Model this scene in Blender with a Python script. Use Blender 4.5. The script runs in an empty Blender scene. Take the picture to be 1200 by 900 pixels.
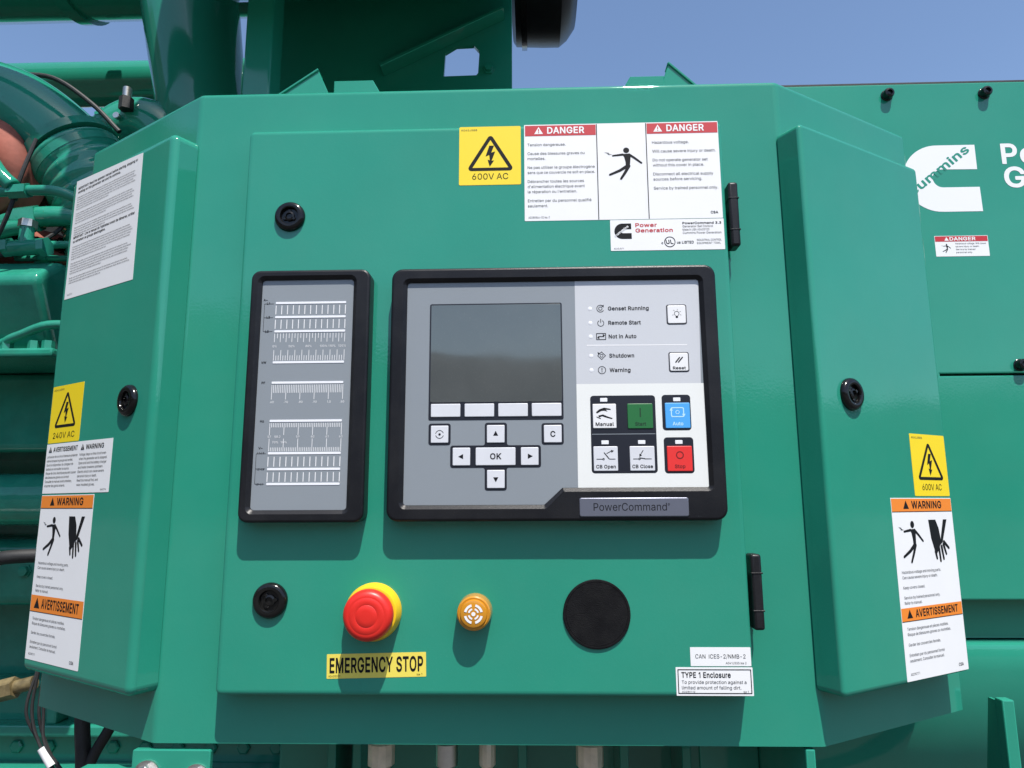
import bpy, bmesh, math, random
from mathutils import Matrix, Vector, noise
from mathutils.geometry import tessellate_polygon
random.seed(7)
R = math.radians
scene = bpy.context.scene
COL = scene.collection

# ------------------------------------------------------------------ camera, sky, sun, exposure
cam_d = bpy.data.cameras.new('camera')
cam = bpy.data.objects.new('camera', cam_d)
COL.objects.link(cam)
scene.camera = cam
cam_d.sensor_width = 36.0
cam_d.lens = 24.82
cam_d.clip_start = 0.02
cam_d.clip_end = 3000
YAW, PITCH, ROLL = R(1.768), R(9.679), R(-0.267)
CAM = Vector((0.0505, -0.7159, -0.1154))
_f = Vector((-math.sin(YAW) * math.cos(PITCH), math.cos(YAW) * math.cos(PITCH), math.sin(PITCH)))
_r = Vector((math.cos(YAW), math.sin(YAW), 0))
_u = _r.cross(_f)
_c, _s = math.cos(ROLL), math.sin(ROLL)
_r, _u = _c * _r + _s * _u, -_s * _r + _c * _u
cam.matrix_world = Matrix(((_r.x, _u.x, -_f.x, CAM.x), (_r.y, _u.y, -_f.y, CAM.y), (_r.z, _u.z, -_f.z, CAM.z), (0, 0, 0, 1)))

SUN = Vector((0.37, -1.0, 2.1)).normalized()          # direction towards the sun
sun_elev = math.asin(SUN.z)
sun_az = math.atan2(SUN.x, SUN.y)                      # clockwise from +Y
world = bpy.data.worlds.new('World')
scene.world = world
world.use_nodes = True
wn = world.node_tree
wn.nodes.clear()
sky = wn.nodes.new('ShaderNodeTexSky')
sky.sky_type = 'NISHITA'
sky.sun_disc = False
sky.sun_elevation = sun_elev
sky.sun_rotation = sun_az
sky.air_density = 1.0
sky.dust_density = 1.3
sky.ozone_density = 3.0
sky.altitude = 100
bg = wn.nodes.new('ShaderNodeBackground')
bg.inputs['Strength'].default_value = 0.15
wo = wn.nodes.new('ShaderNodeOutputWorld')
wn.links.new(sky.outputs[0], bg.inputs[0])
wn.links.new(bg.outputs[0], wo.inputs[0])

sun_d = bpy.data.lights.new('sun', 'SUN')
sun_d.energy = 4.7
sun_d.angle = R(0.53)
sun_d.color = (1.0, 0.955, 0.89)
sun = bpy.data.objects.new('sun', sun_d)
COL.objects.link(sun)
sun.rotation_euler = SUN.to_track_quat('Z', 'Y').to_euler()
sun.location = SUN * 20

scene.view_settings.view_transform = 'Standard'
scene.view_settings.look = 'None'
scene.view_settings.gamma = 1.0
scene.view_settings.use_curve_mapping = False
scene.view_settings.exposure = 0.40
scene.render.engine = 'CYCLES'
scene.cycles.use_denoising = True
scene.cycles.max_bounces = 8

# ------------------------------------------------------------------ materials
def srgb(r, g, b):
    f = lambda c: c / 12.92 if c <= 0.04045 else ((c + 0.055) / 1.055) ** 2.4
    return (f(r / 255), f(g / 255), f(b / 255))

def material(name, base, rough=0.5, metal=0.0, coat=0.0, coat_rough=0.05, coat_ior=1.5, ior=1.5, var=0.0, var_scale=8.0,
             bump=0.0, bump_scale=300.0, wave=0.0, wave_scale=3.0, dust=0.0, dust_col=(0.55, 0.55, 0.5), spec=0.5, rough_var=0.0):
    m = bpy.data.materials.new(name)
    m.use_nodes = True
    nt = m.node_tree
    p = nt.nodes['Principled BSDF']
    p.inputs['Base Color'].default_value = (*base, 1)
    p.inputs['Roughness'].default_value = rough
    p.inputs['Metallic'].default_value = metal
    p.inputs['IOR'].default_value = ior
    p.inputs['Specular IOR Level'].default_value = spec
    p.inputs['Coat Weight'].default_value = coat
    p.inputs['Coat Roughness'].default_value = coat_rough
    p.inputs['Coat IOR'].default_value = coat_ior
    geo = nt.nodes.new('ShaderNodeNewGeometry')
    def noise_node(scale, detail=4, rough_=0.55):
        n = nt.nodes.new('ShaderNodeTexNoise')
        n.inputs['Scale'].default_value = scale
        n.inputs['Detail'].default_value = detail
        n.inputs['Roughness'].default_value = rough_
        nt.links.new(geo.outputs['Position'], n.inputs['Vector'])
        return n
    col = None
    if var > 0:
        n = noise_node(var_scale, 6, 0.6)
        hsv = nt.nodes.new('ShaderNodeHueSaturation')
        hsv.inputs['Color'].default_value = (*base, 1)
        mr = nt.nodes.new('ShaderNodeMapRange')
        mr.inputs['From Min'].default_value = 0.3
        mr.inputs['From Max'].default_value = 0.7
        mr.inputs['To Min'].default_value = 1 - var
        mr.inputs['To Max'].default_value = 1 + var
        nt.links.new(n.outputs['Fac'], mr.inputs['Value'])
        nt.links.new(mr.outputs[0], hsv.inputs['Value'])
        col = hsv.outputs[0]
    if dust > 0:
        n1 = noise_node(var_scale * 1.7, 8, 0.65)
        n2 = noise_node(900, 2, 0.5)
        r1 = nt.nodes.new('ShaderNodeMapRange')
        r1.inputs['From Min'].default_value = 0.42
        r1.inputs['From Max'].default_value = 0.75
        r1.inputs['To Max'].default_value = dust
        r2 = nt.nodes.new('ShaderNodeMapRange')
        r2.inputs['From Min'].default_value = 0.66
        r2.inputs['From Max'].default_value = 0.72
        r2.inputs['To Max'].default_value = dust * 1.6
        nt.links.new(n1.outputs['Fac'], r1.inputs['Value'])
        nt.links.new(n2.outputs['Fac'], r2.inputs['Value'])
        ad = nt.nodes.new('ShaderNodeMath')
        ad.operation = 'ADD'
        ad.use_clamp = True
        nt.links.new(r1.outputs[0], ad.inputs[0])
        nt.links.new(r2.outputs[0], ad.inputs[1])
        mx = nt.nodes.new('ShaderNodeMix')
        mx.data_type = 'RGBA'
        nt.links.new(ad.outputs[0], mx.inputs['Factor'])
        if col is not None:
            nt.links.new(col, mx.inputs['A'])
        else:
            mx.inputs['A'].default_value = (*base, 1)
        mx.inputs['B'].default_value = (*dust_col, 1)
        col = mx.outputs['Result']
    if col is not None:
        nt.links.new(col, p.inputs['Base Color'])
    if rough_var > 0:
        n = noise_node(14, 5, 0.6)
        mr = nt.nodes.new('ShaderNodeMapRange')
        mr.inputs['From Min'].default_value = 0.3
        mr.inputs['From Max'].default_value = 0.7
        mr.inputs['To Min'].default_value = max(0.02, (coat_rough if coat else rough) - rough_var)
        mr.inputs['To Max'].default_value = (coat_rough if coat else rough) + rough_var
        nt.links.new(n.outputs['Fac'], mr.inputs['Value'])
        nt.links.new(mr.outputs[0], p.inputs['Coat Roughness' if coat else 'Roughness'])
    last = None
    for amt, sc, dist in ((wave, wave_scale, 0.05), (bump, bump_scale, 0.0006)):
        if amt > 0:
            n = noise_node(sc, 2, 0.4)
            b = nt.nodes.new('ShaderNodeBump')
            b.inputs['Strength'].default_value = amt
            b.inputs['Distance'].default_value = dist
            nt.links.new(n.outputs['Fac'], b.inputs['Height'])
            if last:
                nt.links.new(last, b.inputs['Normal'])
            last = b.outputs[0]
    if last:
        nt.links.new(last, p.inputs['Normal'])
        nt.links.new(last, p.inputs['Coat Normal'])
    return m

GREEN = (0.021, 0.252, 0.169)
M = {}
M['green'] = material('green_gloss_paint', GREEN, 0.42, spec=0.0, coat=1.0, coat_rough=0.045, coat_ior=1.55, var=0.05, var_scale=5,
                      bump=0.08, bump_scale=420, wave=0.026, wave_scale=6.0, dust=0.030, dust_col=(0.32, 0.42, 0.36), rough_var=0.03)
M['green_cast'] = material('green_paint_on_castings', GREEN, 0.45, spec=0.0, coat=0.9, coat_rough=0.09, var=0.2, var_scale=14,
                           bump=0.35, bump_scale=160, dust=0.03)
M['black'] = material('black_moulded_plastic', (0.008, 0.008, 0.010), 0.36, spec=0.30, bump=0.2, bump_scale=1400, var=0.15, dust=0.02)
M['black_gloss'] = material('black_glossy_plastic', (0.004, 0.004, 0.004), 0.16, spec=0.4, var=0.1, dust=0.015)
M['rubber'] = material('black_rubber', (0.012, 0.012, 0.013), 0.6, bump=0.3, bump_scale=500, dust=0.04)
M['horn'] = material('black_horn_plastic', (0.006, 0.006, 0.007), 0.75, spec=0.12, bump=0.8, bump_scale=1100, var=0.3, var_scale=40, dust=0.012)
M['paper'] = material('white_sticker_vinyl', (0.80, 0.80, 0.80), 0.42, var=0.015, var_scale=20, dust=0.02, coat=0.25, coat_rough=0.25)
M['yellow'] = material('yellow_sticker_vinyl', (0.86, 0.64, 0.010), 0.4, var=0.02, coat=0.25, coat_rough=0.25)
M['pale_yellow'] = material('pale_yellow_sticker_vinyl', (0.80, 0.66, 0.10), 0.4, var=0.02, coat=0.25, coat_rough=0.25)
M['orange'] = material('orange_print', (0.80, 0.23, 0.025), 0.42, var=0.02)
M['red_print'] = material('red_print', (0.50, 0.025, 0.032), 0.42, var=0.02)
M['ink'] = material('black_ink', (0.010, 0.010, 0.012), 0.5, spec=0.15, var=0.05)
M['grey_ink'] = material('grey_ink', (0.05, 0.05, 0.06), 0.5, spec=0.15, var=0.05)
M['white_ink'] = material('white_ink', (0.80, 0.80, 0.80), 0.45, var=0.02)
M['logo_white'] = material('white_logo_vinyl', (0.80, 0.80, 0.81), 0.35, var=0.01, coat=0.3, coat_rough=0.2)
M['overlay'] = material('grey_membrane_overlay', (0.235, 0.262, 0.285), 0.38, bump=0.12, bump_scale=1800, var=0.02, dust=0.015)
M['silver_overlay'] = material('silver_membrane_overlay', (0.55, 0.565, 0.59), 0.38, bump=0.12, bump_scale=1800, var=0.015)
M['white_overlay'] = material('white_membrane_overlay', (0.75, 0.76, 0.73), 0.4, bump=0.12, bump_scale=1800, var=0.015)
M['key'] = material('pale_grey_membrane_key', (0.64, 0.65, 0.68), 0.36, bump=0.1, bump_scale=1800, var=0.03, var_scale=60)
M['white_key'] = material('white_membrane_key', (0.76, 0.76, 0.76), 0.36, bump=0.1, bump_scale=1800, var=0.02)
M['key_well'] = material('black_key_surround_print', (0.012, 0.013, 0.02), 0.35, var=0.05)
M['key_green'] = material('green_start_key', (0.015, 0.135, 0.035), 0.4, var=0.04)
M['key_blue'] = material('blue_auto_key', (0.07, 0.36, 0.78), 0.4, var=0.03)
M['key_red'] = material('red_stop_key', (0.72, 0.030, 0.026), 0.4, var=0.03)
M['pale_blue_ink'] = material('pale_blue_ink', (0.45, 0.72, 0.9), 0.5)
M['dark_green_ink'] = material('dark_green_ink', (0.004, 0.03, 0.01), 0.5)
M['dark_red_ink'] = material('dark_red_ink', (0.16, 0.004, 0.004), 0.5)
M['screen'] = material('dark_glass_screen', (0.070, 0.078, 0.082), 0.045, rough_var=0.025, dust=0.03, var=0.03, ior=2.1, spec=0.5, wave=0.004, wave_scale=9)
M['screen'].node_tree.nodes['Principled BSDF'].inputs['Specular Tint'].default_value = (1.0, 1.0, 0.84, 1)
M['lens'] = material('clear_white_lamp_lens', (0.80, 0.81, 0.84), 0.2)
M['plate'] = material('dark_silver_nameplate', (0.20, 0.21, 0.26), 0.3, metal=0.55, bump=0.08, bump_scale=800)
M['estop_red'] = material('red_mushroom_plastic', (0.66, 0.022, 0.014), 0.38, var=0.03, bump=0.05, bump_scale=900)
M['estop_yellow'] = material('yellow_collar_plastic', (0.80, 0.50, 0.012), 0.32, var=0.03)
M['amber'] = material('amber_button_plastic', (0.56, 0.235, 0.012), 0.25, coat=0.6, coat_rough=0.05, var=0.04)
M['metal'] = material('zinc_plated_steel', (0.62, 0.60, 0.56), 0.35, metal=1.0, var=0.12, var_scale=60, bump=0.2, bump_scale=500)
M['tan_metal'] = material('tan_cast_aluminium', (0.85, 0.70, 0.53), 0.3, metal=0.25, var=0.15, var_scale=60, bump=0.3, bump_scale=400)
M['braid'] = material('braided_steel_hose', (0.72, 0.72, 0.70), 0.35, metal=0.15, var=0.5, var_scale=300, bump=0.8, bump_scale=900)
M['rust'] = material('rust_red_turbo_casting', (0.27, 0.080, 0.055), 0.8, var=0.45, var_scale=16, bump=0.6, bump_scale=120)
M['brass'] = material('olive_brass_fitting', (0.20, 0.155, 0.075), 0.5, metal=0.3, var=0.5, var_scale=70, bump=0.6, bump_scale=200)
M['shade_fill'] = material('black_shade_fill', (0.010, 0.012, 0.012), 0.7, var=0.3, var_scale=30)  # near black that stands in for shade behind the engine and in a hole
M['ground'] = material('grey_gravel_yard', (0.060, 0.058, 0.055), 0.9, var=0.25, var_scale=0.8, bump=0.8, bump_scale=40)
M['hill'] = material('wooded_hill', (0.016, 0.024, 0.020), 0.95, var=0.5, var_scale=0.15)

# ------------------------------------------------------------------ geometry helpers
def rrect(x0, y0, x1, y1, r, n=5):
    r = min(r, abs(x1 - x0) / 2 - 1e-6, abs(y1 - y0) / 2 - 1e-6)
    out = []
    if r <= 0:
        return [(x0, y0), (x1, y0), (x1, y1), (x0, y1)]
    for cx, cy, a0 in ((x1 - r, y0 + r, -90), (x1 - r, y1 - r, 0), (x0 + r, y1 - r, 90), (x0 + r, y0 + r, 180)):
        for i in range(n + 1):
            a = R(a0 + 90 * i / n)
            out.append((cx + r * math.cos(a), cy + r * math.sin(a)))
    return out

def fillet(pts, radii, n=5):
    """round each corner of a polygon"""
    out = []
    N = len(pts)
    for i in range(N):
        r = radii if not hasattr(radii, '__len__') else radii[i]
        p = Vector(pts[i]); a = Vector(pts[i - 1]) - p; b = Vector(pts[(i + 1) % N]) - p
        if r <= 0:
            out.append(tuple(p)); continue
        a.normalize(); b.normalize()
        half = math.acos(max(-1, min(1, a.dot(b)))) / 2
        t = r / math.tan(half)
        c = p + (a + b).normalized() * (r / math.sin(half))
        s = p + a * t - c; e = p + b * t - c
        a0 = math.atan2(s.y, s.x); da = math.atan2(e.y, e.x) - a0
        while da > math.pi: da -= 2 * math.pi
        while da < -math.pi: da += 2 * math.pi
        for k in range(n + 1):
            an = a0 + da * k / n
            out.append((c.x + r * math.cos(an), c.y + r * math.sin(an)))
    return out

def circle(cx, cy, r, n=32, a0=0.0, a1=360.0):
    full = abs(a1 - a0) >= 359.9
    k = n if full else n + 1
    return [(cx + r * math.cos(R(a0 + (a1 - a0) * i / n)), cy + r * math.sin(R(a0 + (a1 - a0) * i / n))) for i in range(k)]

def area(pts):
    return sum(pts[i][0] * pts[(i + 1) % len(pts)][1] - pts[(i + 1) % len(pts)][0] * pts[i][1] for i in range(len(pts))) / 2

def ccw(pts):
    return pts if area(pts) > 0 else pts[::-1]

def inset(pts, d):
    """offset a ccw polygon inwards by d (mitred)"""
    out = []
    N = len(pts)
    for i in range(N):
        p = Vector(pts[i]); e0 = p - Vector(pts[i - 1]); e1 = Vector(pts[(i + 1) % N]) - p
        if e0.length < 1e-9: e0 = e1
        if e1.length < 1e-9: e1 = e0
        n0 = Vector((-e0.y, e0.x)).normalized(); n1 = Vector((-e1.y, e1.x)).normalized()
        m = n0 + n1
        if m.length < 1e-6: m = n0
        m.normalize()
        k = d / max(0.35, m.dot(n0))
        out.append((p.x + m.x * k, p.y + m.y * k))
    return out

def tess_face(bm, loops, z, flip=False, mat=0):
    """fill a polygon with holes at height z"""
    polys = [[Vector((x, y, 0)) for x, y in l] for l in loops]
    flat = [p for l in polys for p in l]
    vs = [bm.verts.new((p.x, p.y, z)) for p in flat]
    for t in tessellate_polygon(polys):
        a, b, c = (flat[i] for i in t)
        cr = (b - a).cross(c - a).z
        if abs(cr) < 1e-14: continue
        t = list(t) if (cr > 0) != flip else [t[0], t[2], t[1]]
        try:
            f = bm.faces.new([vs[i] for i in t]); f.material_index = mat
        except ValueError:
            pass
    return vs

def sheet(bm, pts, z, mat=0, holes=()):
    tess_face(bm, [ccw(pts)] + [ccw(h) for h in holes], z, mat=mat)

def bridge(bm, a, b, mat=0, smooth=True, flat_long=False):
    n = len(a)
    per = sum((a[i].co - a[i - 1].co).length for i in range(n)) if flat_long else 0
    for i in range(n):
        j = (i + 1) % n
        try:
            f = bm.faces.new((a[i], a[j], b[j], b[i])); f.smooth = smooth and not (flat_long and (a[i].co - a[j].co).length > 0.03 * per); f.material_index = mat
        except ValueError:
            pass

def ring_verts(bm, pts, z):
    return [bm.verts.new((x, y, z)) for x, y in pts]

def plate(bm, pts, z0, z1, bev=0.0, seg=2, mat=0, bottom=True, holes=(), bev_d=None):
    """extruded polygon with a rounded top edge"""
    pts = ccw(pts)
    rows = [(pts, z0)]
    bd = bev if bev_d is None else bev_d
    if bev > 0:
        for k in range(seg + 1):
            a = R(90 * k / seg)
            rows.append((inset(pts, bev * (1 - math.cos(a))), z1 - bd + bd * math.sin(a)))
    else:
        rows.append((pts, z1))
    prev = None
    for p, z in rows:
        cur = ring_verts(bm, p, z)
        if prev: bridge(bm, prev, cur, mat, flat_long=(prev is first))
        else: first = cur
        prev = cur
    hl = [ccw(h) for h in holes]
    tess_face(bm, [rows[-1][0]] + hl, z1, mat=mat)
    if bottom: tess_face(bm, [pts] + hl, z0, flip=True, mat=mat)
    for h in hl:
        a = ring_verts(bm, h, z0); b = ring_verts(bm, h, z1)
        bridge(bm, b, a, mat)

def frame(bm, outer, inner, z0, z1, bev_o, bev_i, depth_i, seg=3, mat=0):
    """ring with a rounded outer edge and a rounded slope falling to the inner outline (inner = outline at the foot of the slope)"""
    outer, inner = ccw(outer), ccw(inner)
    prev = None
    for k in range(-1, seg + 1):
        a = R(90 * max(k, 0) / seg)
        p, z = (outer, z0) if k < 0 else (inset(outer, bev_o * (1 - math.cos(a))), z1 - bev_o + bev_o * math.sin(a))
        cur = ring_verts(bm, p, z)
        if prev: bridge(bm, prev, cur, mat)
        prev = cur; top_o = p
    top_i = inset(inner, -bev_i)
    prev = ring_verts(bm, top_i, z1)
    cur = ring_verts(bm, inner, z1 - depth_i)
    bridge(bm, prev, cur, mat, flat_long=True)
    prev = cur
    cur = ring_verts(bm, inner, z0)
    bridge(bm, prev, cur, mat)
    tess_face(bm, [top_o, top_i], z1, mat=mat)

def lathe(bm, prof, n=40, mat=0, center=(0, 0), cap=True):
    """profile (radius, height) turned about the local z axis"""
    prev = None
    for r, z in prof:
        if r < 1e-9:
            cur = [bm.verts.new((center[0], center[1], z))]
        else:
            cur = [bm.verts.new((center[0] + r * math.cos(2 * math.pi * i / n), center[1] + r * math.sin(2 * math.pi * i / n), z)) for i in range(n)]
        if prev:
            for i in range(n):
                j = (i + 1) % n
                if len(prev) == 1 and len(cur) == 1: continue
                if len(prev) == 1: vs = (prev[0], cur[i], cur[j])
                elif len(cur) == 1: vs = (prev[i], prev[j], cur[0])
                else: vs = (prev[i], prev[j], cur[j], cur[i])
                f = bm.faces.new(vs); f.smooth = True; f.material_index = mat
        prev = cur

def tube(bm, path, radius, n=16, mat=0, cap=True):
    """round tube along a 3d path; radius may be a list"""
    P = [Vector(p) for p in path]
    prev = None
    ref = None
    for i, p in enumerate(P):
        t = (P[min(i + 1, len(P) - 1)] - P[max(i - 1, 0)]).normalized()
        if ref is None:
            ref = Vector((0, 0, 1)) if abs(t.z) < 0.9 else Vector((0, 1, 0))
        x = (ref - t * ref.dot(t)).normalized()
        ref = x
        y = t.cross(x)
        r = radius[i] if hasattr(radius, '__len__') else radius
        cur = [bm.verts.new(p + (x * math.cos(2 * math.pi * k / n) + y * math.sin(2 * math.pi * k / n)) * r) for k in range(n)]
        if prev: bridge(bm, prev, cur, mat, smooth=n > 8)
        elif cap: bm.faces.new(cur[::-1]).material_index = mat
        prev = cur
    if cap: bm.faces.new(prev).material_index = mat

def spline(pts, k=8):
    """Catmull-Rom samples through points"""
    P = [Vector(p) for p in pts]
    P = [P[0] * 2 - P[1]] + P + [P[-1] * 2 - P[-2]]
    out = []
    for i in range(1, len(P) - 2):
        for s in range(k):
            t = s / k
            out.append(0.5 * ((2 * P[i]) + (P[i + 1] - P[i - 1]) * t + (2 * P[i - 1] - 5 * P[i] + 4 * P[i + 1] - P[i + 2]) * t * t
                              + (3 * P[i] - P[i - 1] - 3 * P[i + 1] + P[i + 2]) * t ** 3))
    out.append(P[-2])
    return out

def box(bm, x0, y0, z0, x1, y1, z1, bev=0.0, seg=2, mat=0):
    vs = [bm.verts.new(p) for p in ((x0, y0, z0), (x1, y0, z0), (x1, y1, z0), (x0, y1, z0), (x0, y0, z1), (x1, y0, z1), (x1, y1, z1), (x0, y1, z1))]
    fs = [bm.faces.new([vs[i] for i in q]) for q in ((0, 3, 2, 1), (4, 5, 6, 7), (0, 1, 5, 4), (1, 2, 6, 5), (2, 3, 7, 6), (3, 0, 4, 7))]
    for f in fs: f.material_index = mat
    if bev > 0:
        es = list({e for f in fs for e in f.edges})
        r = bmesh.ops.bevel(bm, geom=es, offset=bev, segments=seg, profile=0.5, affect='EDGES')
        for f in r['faces']: f.smooth = True; f.material_index = mat

def capsule2d(x0, y0, x1, y1, w0, w1=None, n=5):
    w1 = w0 if w1 is None else w1
    a = math.degrees(math.atan2(y1 - y0, x1 - x0))
    return circle(x0, y0, w0, n, a + 90, a + 270) + circle(x1, y1, w1, n, a - 90, a + 90)

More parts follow.
